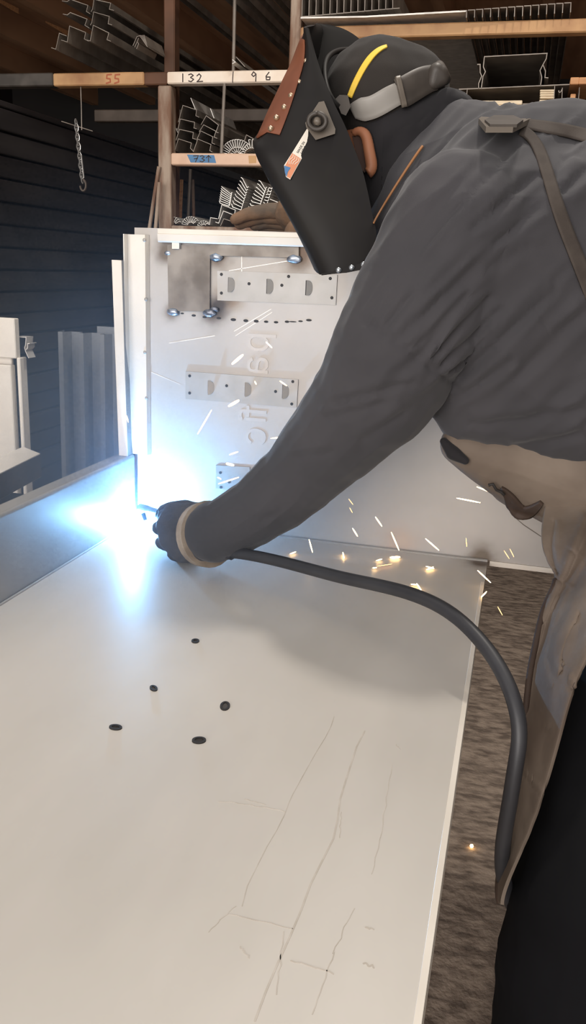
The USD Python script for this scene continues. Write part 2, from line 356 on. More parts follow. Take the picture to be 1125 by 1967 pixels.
for (a, b, w, h) in [(350, 602, 6, 3), (372, 606, 8, 4), (393, 609, 8, 4), (420, 611, 9, 4), (448, 614, 10, 5), (472, 616, 9, 5), (492, 617, 9, 5), (511, 618, 8, 4), (530, 619, 8, 4), (551, 618, 8, 4), (562, 618, 14, 2), (577, 617, 8, 3), (593, 615, 10, 4)]:
    q = ony(a, b, 0); dash.append(extr_y(affinity.translate(affinity.scale(Point(0, 0).buffer(1, 6), rpx(w, 1.72) / 2, rpx(h, 1.72) / 2), q[0], q[2]), -.0006, 0.0002))
B.part('marker_dashes', cat_(dash), L['burn'], kind='stuff', label='row of dark marker dashes under the bracket')
# scratches
def scratch(pts, w, f, y0): 
    q = np.array([f(a, b) for a, b in pts])
    return q
scr = []
for pts in [[(450, 636), (520, 594)], [(325, 659), (412, 645)], [(440, 520), (560, 500)], [(464, 480), (464, 522)], [(291, 715), (345, 738)], [(522, 600), (452, 645)]]:
    (x0, _, z0), (x1, _, z1) = ony(*pts[0], 0), ony(*pts[1], 0); scr.append(extr_y(LineString([(x0, z0), (x1, z1)]).buffer(.0007), -.0003, .0002))
B.part('panel_scratches', cat_(scr), L['bright'], kind='stuff', label='bright scratches on the back panel')
q0 = [ony(a_, b_, 0)[[0, 2]] for a_, b_ in ((982, 988), (1005, 1008), (1038, 1030))]
B.part('panel_mark', extr_y(LineString(q0).buffer(.0008), -.0004, .0002), L['bracket'], label='thin dark curved scratch by the apron')
scr = []
r2 = np.random.default_rng(3)
for pts, w in [([(640, 1375), (612, 1440), (565, 1520), (548, 1560), (505, 1640), (462, 1740)], 1.3), ([(700, 1405), (672, 1470), (655, 1540), (640, 1610), (600, 1690), (560, 1790), (520, 1880), (490, 1960)], 2.6), ([(752, 1470), (735, 1580), (712, 1680)], 1.2), ([(655, 1560), (652, 1610)], 1.2), ([(420, 1540), (490, 1548), (545, 1558)], 1.4), ([(470, 1535), (510, 1546)], 1), ([(440, 1755), (560, 1785)], 1.2), ([(640, 1830), (600, 1950)], 1.4), ([(560, 1845), (640, 1870)], 2), ([(680, 1745), (640, 1830)], 1.2), ([(545, 1790), (530, 1910)], 1.4), ([(450, 1740), (400, 1790)], 1.2), ([(460, 1820), (480, 1840)], 2), ([(700, 1780), (715, 1785)], 2.2), ([(700, 1850), (716, 1858)], 2.2), ([(760, 1430), (768, 1440)], 1)]:
    q = spline([onz(a, b, 0)[:2] for a, b in pts], 14) if len(pts) > 2 else np.linspace(onz(*pts[0], 0)[:2], onz(*pts[1], 0)[:2], 10)
    q = q + r2.normal(0, .0006, q.shape)
    scr.append(extr_z(LineString(q).buffer(w * .00033), -.0002, .00025))
L['scratch'] = mat('scuff_grey', lin((186, 177, 165)), .5, .1, lin((204, 196, 186)), 40)
B.part('plate_scuffs', cat_(scr), L['scratch'], kind='stuff', label='long grey scuffs on the bottom plate')
for (a, b, w, h, rot) in [(375, 1232, 15, 8, -8), (295, 1323, 14, 10, -25), (432, 1357, 19, 14, 0), (222, 1398, 26, 8, 2), (382, 1423, 27, 10, -25)]:
    c = onz(a, b, 0); Zc = (c - CAM) @ fwd; wd = rpx(w, Zc) / 2; hd = rpx(h, Zc) / 2 / .42
    e = affinity.rotate(affinity.scale(Point(0, 0).buffer(1, 10), wd, hd), -rot + 15 * (w < 20), origin=(0, 0)); e = affinity.translate(e, c[0], c[1])
    s_ = B.part('slot', extr_z(e.difference(e.buffer(-.0028)), -.0005, .0014), L['burn'])
    B.part('slot_hole', extr_z(e.buffer(-.0026), -.0005, .0004), L['hole'] if w == 19 or w == 14 else L['burn'], parent=s_)
# mounting strips with half-moon tabs
def halfmoon(cx, cy, r):
    q = ony(cx, cy, -.003); R0 = rpx(r, 1.7); n = 11
    rim = [(q[0] + R0 * .75 * math.cos(t), q[2] + R0 * math.sin(t)) for t in np.linspace(-math.pi / 2, math.pi / 2, n)]
    V = [(x, -.0026 - .0085 * (1 - (x - q[0]) / (R0 * .75)), z) for x, z in rim]; V2 = [(x, y + .0016, z) for x, y, z in V]
    return trimesh.Trimesh(V + V2, process=False).convex_hull, extr_y(sbox(q[0] - .0035, q[2] - R0 * .95, q[0] + .001, q[2] + R0 * .95), -.0031, -.0024)
for pts, tabs, holes, lab in [
    ([(418, 520), (648, 528), (645, 586), (418, 577)], [(441, 547), (515, 550), (590, 553)], [(425, 527), (425, 563), (478, 545), (541, 548), (554, 531), (634, 535), (637, 572)], 'upper perforated strip with three half-moon tabs'),
    ([(357, 713), (573, 729), (570, 783), (357, 766)], [(402, 744), (473, 748), (545, 752)], [(364, 722), (364, 755), (435, 741), (529, 752), (562, 733), (560, 776)], 'middle perforated strip with three half-moon tabs'),
    ([(415, 893), (480, 897), (480, 942), (415, 938)], [], [(423, 908), (440, 926), (424, 936)], 'small strip low on the panel by the arm')]:
    s_ = B.part('mounting_strip', pane(pts, -.0005, .0022), L['strip'], label=lab)
    for t in tabs:
        m_, k_ = halfmoon(*t, 13); B.part('tab', m_, L['tab'], parent=s_, smooth=20)
        B.part('tab_slot', k_, L['burn'] if t[1] < 600 else L['bracket'], parent=s_)
    hs = [extr_y(Point(*ony(a, b, -.003)[[0, 2]]).buffer(.0028, 6), -.0033, -.0024) for a, b in holes]
    B.part('holes', cat_(hs), L['burn'], parent=s_, kind='stuff')
# embossed mirrored letters running down the panel
xb = ony(514, 700, 0)[0]
for chv, py0 in [('p', 641), ('a', 686), ('f', 780), ('i', 802), ('c', 823)]:
    t = meshkit.text_mesh(chv, 0.0535, 0.0009); v = t.vertices.copy()
    zz = ony(490, py0, 0)[2]; v[:, 0] -= v[:, 0].min()
    nv = np.c_[xb - v[:, 1], -.0001 - v[:, 2], zz - v[:, 0] * .9]
    B.part('embossed_letter', trimesh.Trimesh(nv, t.faces[:, ::-1], process=False), L['panel3'], smooth=False)

# ------------------------------------------------------------------ bench under the box
T = Thing('work_bench', 'dark steel bench under the sheet-steel box', 'workbench', (0.2, -.8, FLOOR))
T.part('top', bx(-.02, .60, -1.6, -.05, -.085, -.046), L['darkrust'])
for x in (.0, .55):
    for y in (-1.55, -.12): T.part('leg', bx(x, x + .05, y, y + .05, FLOOR, -.085, .004), L['darkrust'])
# ------------------------------------------------------------------ loose sheets at the left
def quad_sheet(a, b, c, d, th, n=2):
    u = np.linspace(0, 1, n)[None, :, None]; v = np.linspace(0, 1, n)[:, None, None]
    a, b, c, d = map(np.asarray, (a, b, c, d)); g = (a * (1 - u) + b * u) * (1 - v) + (d * (1 - u) + c * u) * v
    return sheet(g, th)
yc = -.035
f1, f2, f3, f4 = ony(215, 499, yc), ony(233, 500, yc), ony(245, 869, yc), ony(229, 872, yc)
w1, w2 = ony(257, 497, .10), ony(259, 862, .10)
lz = zs + .0015
for q in (f3, f4): q[2] = lz
w2[2] = lz; w1[0] = -.012; w2[0] = -.012
Tc = Thing('steel_channel', 'tall pale steel channel standing on the side flange at the welded corner', 'steel channel', (f4[0], yc, lz))
Tc.part('flange', quad_sheet(f1, f2, f3, f4, .0016), L['cream'], smooth=False)
Tc.part('web', quad_sheet(f2 + [-.001, .001, 0], w1, w2, f3 + [-.001, .001, 0], .0016), L['bluegrey'], smooth=False)
Tc.part('lip', quad_sheet(f1, f1 + [.001, .02, 0], f4 + [.001, .02, 0], f4, .0014), L['cream'], smooth=False)

yr = .62
xs = [ony(p, 650, yr)[0] for p in (105, 112, 116, 124, 130, 151, 155, 163, 168, 192, 195, 203, 207, 240)]
yo = [.03, .0, -.032, -.032, 0, 0, -.032, -.032, .002, .002, -.032, -.032, .004, .004]
ls = LineString([(x, yr + o) for x, o in zip(xs, yo)]).buffer(.0012, cap_style=2, join_style=1)
zt1, zt2 = ony(120, 637, yr)[2], ony(210, 630, yr)[2]
m = extr_z(ls, FLOOR + .001, zt1); m.vertices[:, 1] += (m.vertices[:, 2] - FLOOR) * .02
solo('ribbed_sheet', m, L['bluegrey'], 'grey ribbed steel sheet with three rounded ridges, standing upright left of the box', 'steel sheet', smooth=40)
m = bx(ony(188, 640, yr + .04)[0], ony(245, 640, yr + .04)[0], yr + .035, yr + .04, FLOOR + .001, zt2)
solo('plain_sheet', m, L['bluegrey'], 'plain grey steel sheet standing just behind the ribbed sheet', 'steel sheet')
yk = .25
def boxpx(x0, x1, y0, y1, yd, dep, bev=.002, zf=None):
    a, b = ony(x0, y0, yd), ony(x1, y1, yd); return bx(a[0], b[0], yd, yd + dep, b[2] if zf is None else zf, a[2], bev)
Ck = Thing('white_cabinet', 'white painted sheet-metal cabinet at the left edge, lower door and side post', 'cabinet', (ony(0, 860, yk)[0], yk, FLOOR))
Ck.part('upper_panel', boxpx(-90, 31, 605, 689, yk, .02), L['cream'])
Ck.part('lower_panel', boxpx(-90, 29, 694, 866, yk - .006, .02, zf=FLOOR), L['cream'])
Ck.part('side_post', boxpx(31, 47, 687, 866, yk + .004, .03, zf=FLOOR), L['cream'])
Ck.part('back', boxpx(-90, 31, 640, 860, yk + .022, .01, zf=FLOOR), L['cream'])
pts = [(31, 647), (50, 648), (49, 662), (47, 668), (49, 675), (53, 684), (55, 688)]
solo('clip_profile', cat_([profile(pts, yk + .02, .03), profile([(50, 672), (53, 668), (53, 660), (57, 660)], yk + .021, .03)]), L['bright'], 'small crimped profile end poking out beside the white cabinet', 'steel profile')
ztr = ony(60, 868, yk - .06)[2]
q = [onz(a, b, ztr)[:2] for a, b in ((77, 871), (44, 858), (-120, 842), (-120, 968))]
q = [np.array(v) for v in q]; q[2] = q[1] + (q[3] - q[0]); pt = Polygon(q)
Tr = Thing('steel_tray', 'pale folded steel tray lying flat in front of the white cabinet', 'steel tray', (q[0][0], q[0][1], FLOOR))
Tr.part('top', extr_z(pt, ztr - .002, ztr), L['cream'])
d0, d1 = np.array(q[0]), np.array(q[3]); nn = np.array([-(d1 - d0)[1], (d1 - d0)[0]]); nn /= np.linalg.norm(nn)
if nn[1] > 0: nn = -nn
Tr.part('web', extr_z(LineString([d0, d1]).buffer(.001, cap_style=2), ztr - .055, ztr - .002), L['galvdark'])
Tr.part('lip', extr_z(Polygon([d0, d1, d1 + nn * .018, d0 + nn * .018]), ztr - .056, ztr - .054), L['cream'])
cc = pt.centroid
Tr.part('trestle', bx(cc.x - .08, cc.x + .08, cc.y - .05, cc.y + .05, FLOOR, ztr - .056), L['darkwall'])

# ------------------------------------------------------------------ the rack
YR = 1.55
RK = Thing('storage_rack', 'tall rusty square-tube rack with painted cross beams, full of steel profiles', 'storage rack', (-.4, YR, FLOOR))
BEAMS = []
def rb(*q):
    m_ = bx(*q); BEAMS.append(m_.bounds); return m_
def postpx(x0, x1, py, y, d=.05): a, b = ony(x0, py, y), ony(x1, py, y); return a[0], b[0], y, y + d
def beam(pxs, tops, bots, y, d=.05):
    """a square tube between two pixel columns, its front face at depth y"""
    (x0, x1) = pxs; a, b = ony(x0, tops[0], y), ony(x1, tops[1], y); c, e = ony(x0, bots[0], y), ony(x1, bots[1], y)
    zt, zb = (a[2] + b[2]) / 2, (c[2] + e[2]) / 2
    m_ = bx(a[0], b[0], y, y + d, zb, zt, .004); BEAMS.append(m_.bounds); return m_
ztop = zc - .17
x0, x1, y0, y1 = postpx(303, 328, 300, YR)
zb1 = ony(315, 163.3, YR)[2]
RK.part('post', rb(x0, x1, y0, y1, FLOOR, zb1 - .001, .004), L['rust'], label='rusty left post')
x0, x1, y0, y1 = postpx(556, 577, 60, YR); RK.part('post', rb(x0, x1, y0, y1, FLOOR, ztop, .004), L['rust'], label='orange-brown post behind the helmet')
x0, x1, y0, y1 = postpx(314, 335, 60, YR + .06); RK.part('post', rb(x0, x1, y0, y1, FLOOR, ztop, .004), L['darkrust'], label='dark brown rear post')
x0, x1, y0, y1 = postpx(-95, -68, 60, YR); RK.part('post', rb(x0, x1, y0, y1, FLOOR, zb1 - .02, .004), L['rust'])
x0, x1, y0, y1 = postpx(1215, 1245, 60, YR); RK.part('post', rb(x0, x1, y0, y1, FLOOR, ztop, .004), L['rust'])
RK.part('beam', beam((-95, 101), (142, 140), (168, 165), YR), L['beamgrey'], label='grey painted beam section')
RK.part('beam', beam((101, 276), (140, 138), (165, 163), YR), L['beamtan'], label='bare tan beam section marked 55')
RK.part('beam', beam((276, 320), (138, 138), (163, 163), YR), L['darkrust'], label='brown beam section')
BC = RK.part('beam', beam((320, 556), (137, 134), (161, 158), YR), L['beamcream'], label='cream beam marked 132 and 96')
BP = RK.part('beam', beam((328, 556), (295, 294), (318, 318), YR), L['beampink'], label='pinkish beam with blue tape')
RK.part('beam', beam((328, 556), (436, 436), (460, 460), YR), L['rust'])
RK.part('beam', beam((577, 1230), (52, 31), (78, 57), YR), L['beamtan'], label='tan beam above the helmet')
RK.part('beam', beam((577, 1150), (232, 218), (254, 240), YR), L['rust'])
RK.part('rear_beam', beam((180, 560), (210, 208), (234, 232), YR + .9), L['galvdark'])
def rodpx(x0, ya, x1, yb, y, r):
    m_ = cyl(ony(x0, ya, y), ony(x1, yb, y), r, 8); BEAMS.append(m_.bounds); return m_
RK.part('divider_rod', rodpx(451, -20, 448, 136, YR + .007, .006), L['galv'])
RK.part('divider_rod', rodpx(431, 161, 425, 295, YR + .007, .006), L['galv'])
# handwriting and tape
def strokes(lines, y, w=.0035, t=.0008):
    out = []
    for l in lines:
        out.append(extr_y(LineString(px_poly(l, y)).buffer(w / 2, 3), y - t, y + .0002))
    return cat_(out)
def digit(d, x, y, w, h):
    D = {'1': [[(.5, 0), (.5, 1)]], '3': [[(.1, .1), (.5, 0), (.85, .2), (.4, .45), (.9, .7), (.5, 1), (.1, .9)]], '2': [[(.1, .25), (.45, .0), (.75, .25), (.5, .7), (.1, 1), (1.0, .95)]],
         '9': [[(.8, .25), (.4, .0), (.1, .3), (.4, .5), (.8, .25), (.75, 1)]], '6': [[(.6, 0), (.2, .5), (.25, .95), (.7, .95), (.75, .6), (.25, .6)]],
         '5': [[(.9, 0), (.2, .05), (.15, .45), (.7, .5), (.75, .85), (.1, 1)]], '7': [[(.05, .05), (.9, 0), (.4, 1)], [(.2, .5), (.7, .45)]], 'u': [[(.5, 1), (.5, 0)], [(.1, .35), (.5, 0), (.9, .35)]], '|': [[(.6, 0), (.5, .5), (.45, 1)]]}
    return [[(x + a * w, y + b * h) for a, b in l] for l in D[d]]
def word(s, x, y, w, h, gap, dy=0):
    out = []
    for i, c in enumerate(s): out += digit(c, x + i * (w + gap), y + i * dy, w, h)
    return out
[RK.part('lettering', strokes(digit(ch_, 345 + 16 * i_, 142, 12, 15), YR), L['ink'], parent=BC, label=f'handwritten {ch_} of 132') for i_, ch_ in enumerate('132')]
RK.part('lettering', strokes(digit('9', 482, 138, 12, 18), YR), L['ink'], parent=BC, label='handwritten 9 of 96'); RK.part('lettering', strokes(digit('6', 508, 139, 14, 15), YR), L['ink'], parent=BC, label='handwritten 6 of 96')
RK.part('lettering', strokes(word('|', 443, 138, 8, 20, 0), YR, .003), L['ink'], parent=BC)
RK.part('lettering', strokes(word('55', 203, 143, 12, 17, 4), YR, .005), L['inkred'], label='handwritten red 55')
TB = RK.part('tape', extr_y(Polygon(px_poly([(359, 297), (411, 298), (415, 313), (366, 312)], YR)), YR - .0006, YR + .0002), L['tapeblue'], parent=BP, label='blue tape marked 73 with an arrow')
RK.part('lettering', strokes(word('73u', 371, 299, 11, 12, 1), YR - .0006, .003), L['ink'], parent=BP, label='handwritten 73 and arrow')
RK.part('tape', extr_y(Polygon(px_poly([(477, 299), (492, 299), (492, 313), (478, 314)], YR)), YR - .0006, YR + .0002), L['tapetan'], parent=BP)

# ------------------------------------------------------------------ profiles lying in the rack
ORD = ['first', 'second', 'third', 'fourth', 'fifth', 'sixth', 'seventh', 'eighth', 'ninth', 'tenth', 'eleventh', 'twelfth', 'thirteenth', 'fourteenth']
def zp(pts, zoom, off): return [(off[0] + a * zoom[0], off[1] + b * zoom[1]) for a, b in pts]
PLACED = []
def clear_of(poly, y0, y1):
    for q, a_, b_ in PLACED:
        if a_ < y1 and b_ > y0 and q.intersects(poly):
            cut = poly.difference(q.buffer(.0005, 2))
            if not cut.is_empty: poly = max(getattr(cut, 'geoms', [cut]), key=lambda g_: g_.area)
    return poly
for b_ in BEAMS: PLACED.append((sbox(b_[0][0] - .001, b_[0][2] - .001, b_[1][0] + .001, b_[1][2] + .001), b_[0][1], b_[1][1]))
def put(pts, y, ln, m, label, group=None, name='steel_profile', th=.0022, cat='steel profile'):
    poly = clear_of(LineString(px_poly(pts, y)).buffer(th / 2, cap_style=2, join_style=2), y, y + ln); PLACED.append((poly, y, y + ln))
    return solo(name, extr_y(poly, y, y + ln), L[m], label, cat, group, smooth=False)
z1 = lambda p: zp(p, (.2933, .2933), (0, 0))
deckA = [
 ([(335, 312), (365, 322), (388, 217), (435, 235)], 'dull steel channel, lowest and furthest left on the upper deck'),
 ([(400, 262), (440, 275), (455, 170), (560, 212), (552, 255), (580, 270)], 'dull steel channel at the foot of the left column on the upper deck'),
 ([(570, 262), (590, 268), (610, 165), (712, 215), (700, 260), (725, 270)], 'dull steel channel at the foot of the right column on the upper deck'),
 ([(412, 92), (440, 98), (460, 82), (570, 125), (555, 165), (585, 185)], 'dull steel channel second up in the left column on the upper deck'),
 ([(590, 165), (600, 150), (612, 78), (715, 107), (707, 155), (733, 163)], 'dull steel channel second up in the right column on the upper deck'),
 ([(405, 5), (440, 10), (460, -5), (575, 35), (565, 75), (590, 90)], 'dull steel channel third up in the left column on the upper deck'),
 ([(595, 78), (605, 60), (615, -5), (725, 20), (715, 60), (745, 68)], 'dull steel channel third up in the right column on the upper deck')]
for k, (p, lab) in enumerate(deckA): put(z1(p), YR - .12 + .002 * k, 2.6, 'galv', lab)
for x_ in (120, 165): 
    pass
for k in (0, 3, 4, 5, 6, 7, 8):                                           # long lengths above, seen from below
    x_ = 250 + k * 40; yy = -75 + k * 6
    put([(x_, yy), (x_ + 3, yy - 16), (x_ + 20, yy - 12), (x_ + 18, yy + 2)], YR - .05 + .003 * k, 2.7, 'galv', f'{ORD[k]} dull long steel length from the left, high above the cream beam', 'long lengths on the top deck')
ORD = ['first', 'second', 'third', 'fourth', 'fifth', 'sixth', 'seventh', 'eighth', 'ninth', 'tenth', 'eleventh', 'twelfth', 'thirteenth', 'fourteenth']
def fan(A, Bp, n, y, ln, m, label, group, th=.0022):
    A, Bp = np.array(A, float), np.array(Bp, float)
    for i in range(n):
        t = i / max(n - 1, 1); put([tuple(v) for v in A * (1 - t) + Bp * t], y + .0008 * i, ln, m, f'{ORD[i]} ' + label, group, th=th)
z2 = lambda p: zp(p, (.2489, .2489), (310, 160))
z6 = lambda p: zp(p, (.2356, .2356), (860, 80))
fan([(255, 88), (263, 70), (270, 68)], [(262, 94), (266, 84), (262, 78)], 3, YR - .13, .15, 'galv', 'short rib of the small bright bundle on the upper deck, left half', 'angle ends on the upper deck')
fan([(268, 68), (283, 90)], [(276, 67), (283, 88)], 4, YR - .135, .15, 'galv', 'short rib of the small bright bundle on the upper deck, right half', 'angle ends on the upper deck')
put([(437, 116), (440, 110), (452, 119), (443, 124)], YR - .03, .6, 'bright', 'small bright clip end on the cream beam beside the rod')
put([(446, 124), (453, 109), (470, 128)], YR + .016, .9, 'galv', 'folded grey angle lying on the cream beam between 132 and 96')
shelfD = [([(130, 300), (165, 170), (270, 205), (265, 250), (290, 262)], 'top'), ([(125, 360), (145, 275), (255, 300), (250, 345), (270, 350)], 'second'), ([(112, 440), (138, 355), (245, 378), (240, 425), (265, 432)], 'third'), ([(100, 530), (130, 428), (230, 460), (222, 500), (245, 525)], 'lowest')]
for k, (p, w) in enumerate(shelfD): put(z2(p), YR + .03 + .002 * k, 1.6, 'galv', f'thin-edged steel channel, {w} of the left stack above the blue tape')
shelfE = [([(305, 320), (345, 250), (440, 322), (420, 375), (440, 382)], 'top'), ([(290, 375), (325, 320), (420, 370), (405, 415), (430, 425)], 'second'), ([(270, 440), (302, 367), (395, 412), (388, 460), (412, 470)], 'third'), ([(245, 530), (280, 430), (382, 472), (372, 520), (392, 530)], 'lowest')]
for k, (p, w) in enumerate(shelfE): put(z2(p), YR + .02 + .002 * k, 1.6, 'galv', f'thin-edged steel channel, {w} of the tilted right stack above the blue tape')
for p, w in [([(225, 112), (262, 203)], 'tall bright strip standing behind the left stack above the blue tape'), ([(377, 195), (405, 270)], 'thin strip standing behind the tilted right stack'), ([(97, 312), (125, 380)], 'short bright strip against the rusty post')]:
    put(z2(p), YR + .045, .25, 'bright', w, name='steel_strip', cat='steel strip')
def arcfan(cx, cy, r0, r1, a0, a1, n, hook, y, label, group, ln=.9, th=.002):
    for i in range(n):
        a = math.radians(a0 + (a1 - a0) * i / (n - 1)); d = np.array([math.cos(a), -math.sin(a)]); t = np.array([math.sin(a), math.cos(a)])
        c = np.array([cx, cy]); p = [c + d * r0 + t * hook * .4, c + d * r0, c + d * r1, c + d * r1 + t * hook]
        put([tuple(v) for v in p], y + .0008 * i, ln, 'bright', f'{ORD[i]} ' + label, group, th=th)
G1 = 'bright angle end from the left, large fan right of the divider rod'
arcfan(455, 300, 17, 32, 175, 50, 14, 4, YR + .02, G1, 'fanned angles right of the rod, left bundle')
arcfan(455, 297, 5, 14, 165, 30, 7, 2, YR + .03, 'inner bright spoke from the left, large fan right of the divider rod', 'fanned angles right of the rod, left bundle', th=.0016)
arcfan(483, 298, 14, 30, 170, 60, 9, 4, YR + .02, 'bright angle end from the left, smaller fan right of the divider rod', 'fanned angles right of the rod, second bundle')
fan(z2([(715, 460), (735, 470), (750, 440), (770, 450)]), z2([(715, 480), (735, 490), (752, 465), (780, 470)]), 3, YR + .02, .8, 'bright', 'bright hooked angle end from the top, half behind the helmet', 'hooked angles behind the helmet')
put(z2([(640, 440), (655, 398), (715, 432), (700, 440)]), YR + .015, .8, 'galv', 'folded strip lying across the top of the second fanned bundle')
# lower shelf
g = 'bright angle end from the left, small bundle at the rusty post foot'
arcfan(332, 432, 6, 15, 165, 30, 8, 3, YR + .02, g, 'small bundle at the rusty post', th=.0016)
arcfan(366, 433, 6, 17, 170, 40, 9, 3, YR + .02, 'bright angle end from the left, second small bundle on the lower shelf', 'second small bundle on the lower shelf', th=.0016)
arcfan(391, 436, 5, 12, 165, 50, 6, 3, YR + .02, 'bright angle end from the left, third small bundle on the lower shelf', 'third small bundle on the lower shelf', th=.0016)
put(z2([(230, 1035), (228, 1012), (245, 1015), (240, 1040), (265, 1045), (258, 1075)]), YR + .015, .7, 'bright', 'bright hooked profile standing above the second small bundle')
put(z2([(340, 1060), (348, 1080), (370, 1090), (378, 1037), (432, 1045)]), YR + .014, .9, 'bright', 'bright stepped profile left of the big nested bundles')
put(z2([(415, 1070), (440, 1080), (478, 985), (560, 1018), (570, 978), (465, 937), (440, 1045)]), YR + .013, .9, 'bright', 'bright zigzag profile under the first nested bundle')
put(z2([(455, 1100), (480, 1045), (530, 1062)]), YR + .012, .9, 'galv', 'grey angle lowest under the nested bundles')
N1 = [('first', (445, 905), (452, 925), (520, 948), (530, 925), (462, 795), (472, 805), (535, 855), (545, 840), 8), ('second', (540, 930), (548, 955), (612, 978), (622, 955), (612, 725), (625, 735), (660, 805), (672, 798), 9), ('third', (672, 950), (680, 968), (748, 968), (760, 945), (748, 750), (762, 755), (800, 815), (812, 800), 9), ('fourth', (780, 935), (786, 950), (805, 955), (812, 940), (820, 825), (832, 805), (850, 815), (856, 800), 7)]
for nm, a, b, c, d, e, f_, g_, h, n in N1:
    fan(z2([a, b, c, d]), z2([e, f_, g_, h]), n, YR + .02, .9, 'bright', f'bright nested channel end from the bottom, {nm} curved bundle above the brown glove', f'{nm} nested bundle above the brown glove', th=.0026)
put(z2([(835, 893), (900, 920)]), YR + .02, .9, 'bright', 'single bright edge sticking out beside the helmet')
for k, (xa, ya, xb_, yb_, m) in enumerate([(338, 440, 343, 320, 'galvdark'), (345, 440, 349, 345, 'wood'), (361, 430, 366, 325, 'galvdark'), (372, 430, 370, 345, 'rust'), (282, 470, 305, 320, 'rust'), (296, 470, 306, 350, 'rust')]):
    lab = ['thin grey bar standing at the back of the lower shelf beside the post', 'orange-brown stick standing at the back of the lower shelf', 'grey bar standing at the back of the lower shelf, second from the post', 'rusty bar standing at the back of the lower shelf, furthest from the post', 'long rusty bar leaning outside the left of the post', 'short rusty bar leaning close against the left of the post'][k]
    a, b = ony(xa, ya, YR + .25 + .03 * k if k < 4 else YR - .01 - .03 * (k - 4)), ony(xb_, yb_, YR + .25 + .03 * k if k < 4 else YR - .01 - .03 * (k - 4))
    d = (a - b) / (a - b)[2]; a2 = a + d * (FLOOR - a[2])
    solo('metal_bar', cyl(a2, b, .007, 8), L[m], lab, 'metal bar')
# upper right: comb-like nested channels
for k in range(14):
    xx = 581 + k * 13.4; yb_ = 32 - k * 1.2
    put([(xx, yb_ - 60), (xx - 1.5, yb_), (xx + 12, yb_ - 1)], YR - .02 + .001 * k, 1.4, 'galv', f'{ORD[k]} upright channel end from the left, left group above the tan beam', 'left group above the tan beam', th=.0028)
for k in range(14):
    xx = 896 + k * 15.4; yt = 20 - k * 1.15
    put([(xx - 13, yt + .6), (xx, yt), (xx - 1, yt + 20 - k * .1)], YR - .04 + .001 * k, 1.4, 'galv', f'{ORD[k]} upturned channel end from the left, right group above the tan beam', 'right group above the tan beam', th=.0028)
put([(577, 34), (700, 32), (895, 21), (1097, 6)], YR - .045, 1.5, 'bright', 'long pale sheet sagging between the two channel groups above the tan beam', th=.005)
a, b = ony(640, 30, YR - .05), ony(1097, 14, YR - .05)
# hat channel and wood blocks at the right
put(z6([(238, 185), (262, 185), (262, 250), (275, 280), (250, 340), (250, 377)]), YR + .0, .7, 'galv', 'crimped strip clipped to the left side of the large hat channel', th=.003)
put(z6([(272, 375), (285, 285), (305, 245), (288, 205), (297, 122), (808, 95), (800, 140), (775, 185), (750, 235), (765, 290), (755, 352)]), YR + .001, .9, 'galv', 'large hat-shaped channel with crimped sides standing on the shelf at the right', th=.003)
put(z6([(785, 98), (775, 190), (795, 240), (790, 292), (818, 295)]), YR + .0, .7, 'galv', 'crimped strip clipped to the right side of the large hat channel', th=.003)
put(z6([(85, 480), (92, 388), (1300, 335)]), YR + .003, .9, 'galv', 'wide flat channel lying under the large hat channel', th=.003)
put(z6([(150, 490), (156, 392)]), YR + .003, .9, 'galv', 'narrow flange inside the wide flat channel')
put(z6([(870, 362), (860, 505)]), YR + .0, .9, 'galv', 'grey upright edge right of the short wood stack')
put(z6([(932, 376), (926, 530)]), YR + .0, .9, 'galv', 'second grey upright edge right of the short wood stack')
put(z6([(1072, 372), (1058, 545)]), YR + .0, .9, 'galv', 'third grey upright edge, near the right border')
put(z6([(938, 528), (1000, 458)]), YR + .0, .5, 'bright', 'bright diagonal strip in the right bay')
put(z6([(905, 395), (902, 408), (912, 414), (922, 405), (925, 390)]), YR + .0, .5, 'galv', 'small hooked wire end in the right bay')
put(z6([(1070, 482), (1116, 480), (1114, 532), (1068, 534), (1070, 482)]), YR + .0, .7, 'bright', 'small square tube end at the right border')
def block(c, y, d, m, label, name='wood_block', group=None):
    (a, b, c2, d2) = [v for v in c]; p = z6([(a, b), (c2, d2)]); solo(name, boxpx(p[0][0], p[1][0], p[0][1], p[1][1], y, d, .002), L[m], label, 'wood block', group)
block((145, 486, 236, 515), YR, .4, 'woodcream', 'pale wood block end, upper left of the low row')
block((150, 517, 236, 572), YR, .4, 'woodcream', 'pale wood block end, lower left of the low row')
block((238, 480, 334, 572), YR - .004, .4, 'woodcream', 'tall pale wood block end in the low row')
block((337, 480, 604, 513), YR, .4, 'woodcream', 'long pale wood piece on top of the low row')
block((337, 516, 600, 572), YR - .002, .4, 'woodcream', 'long thick pale wood piece at the foot of the low row')
block((164, 574, 500, 590), YR - .003, .4, 'woodcream', 'thin pale board under the low row of blocks')
block((607, 500, 690, 545), YR, .3, 'galv', 'grey offcut at the right end of the low row', 'metal_offcut')
for k in range(4): block((750, 390 + k * 19, 868, 406 + k * 19), YR + .001 * k, .4, 'woodcream', ['top', 'second', 'third', 'lowest'][k] + ' thin pale board of the short stack')
block((745, 474, 860, 505), YR, .4, 'woodcream', 'thick pale board under the short stack')
block((1000, 425, 1030, 540), YR, .3, 'wood', 'brown upright block in the right bay')
block((1000, 290, 1066, 348), YR - .02, .3, 'wood', 'orange wood block on the wide channel, left of the pair')
block((1069, 290, 1160, 346), YR - .02, .3, 'wood', 'orange wood block on the wide channel at the right border')
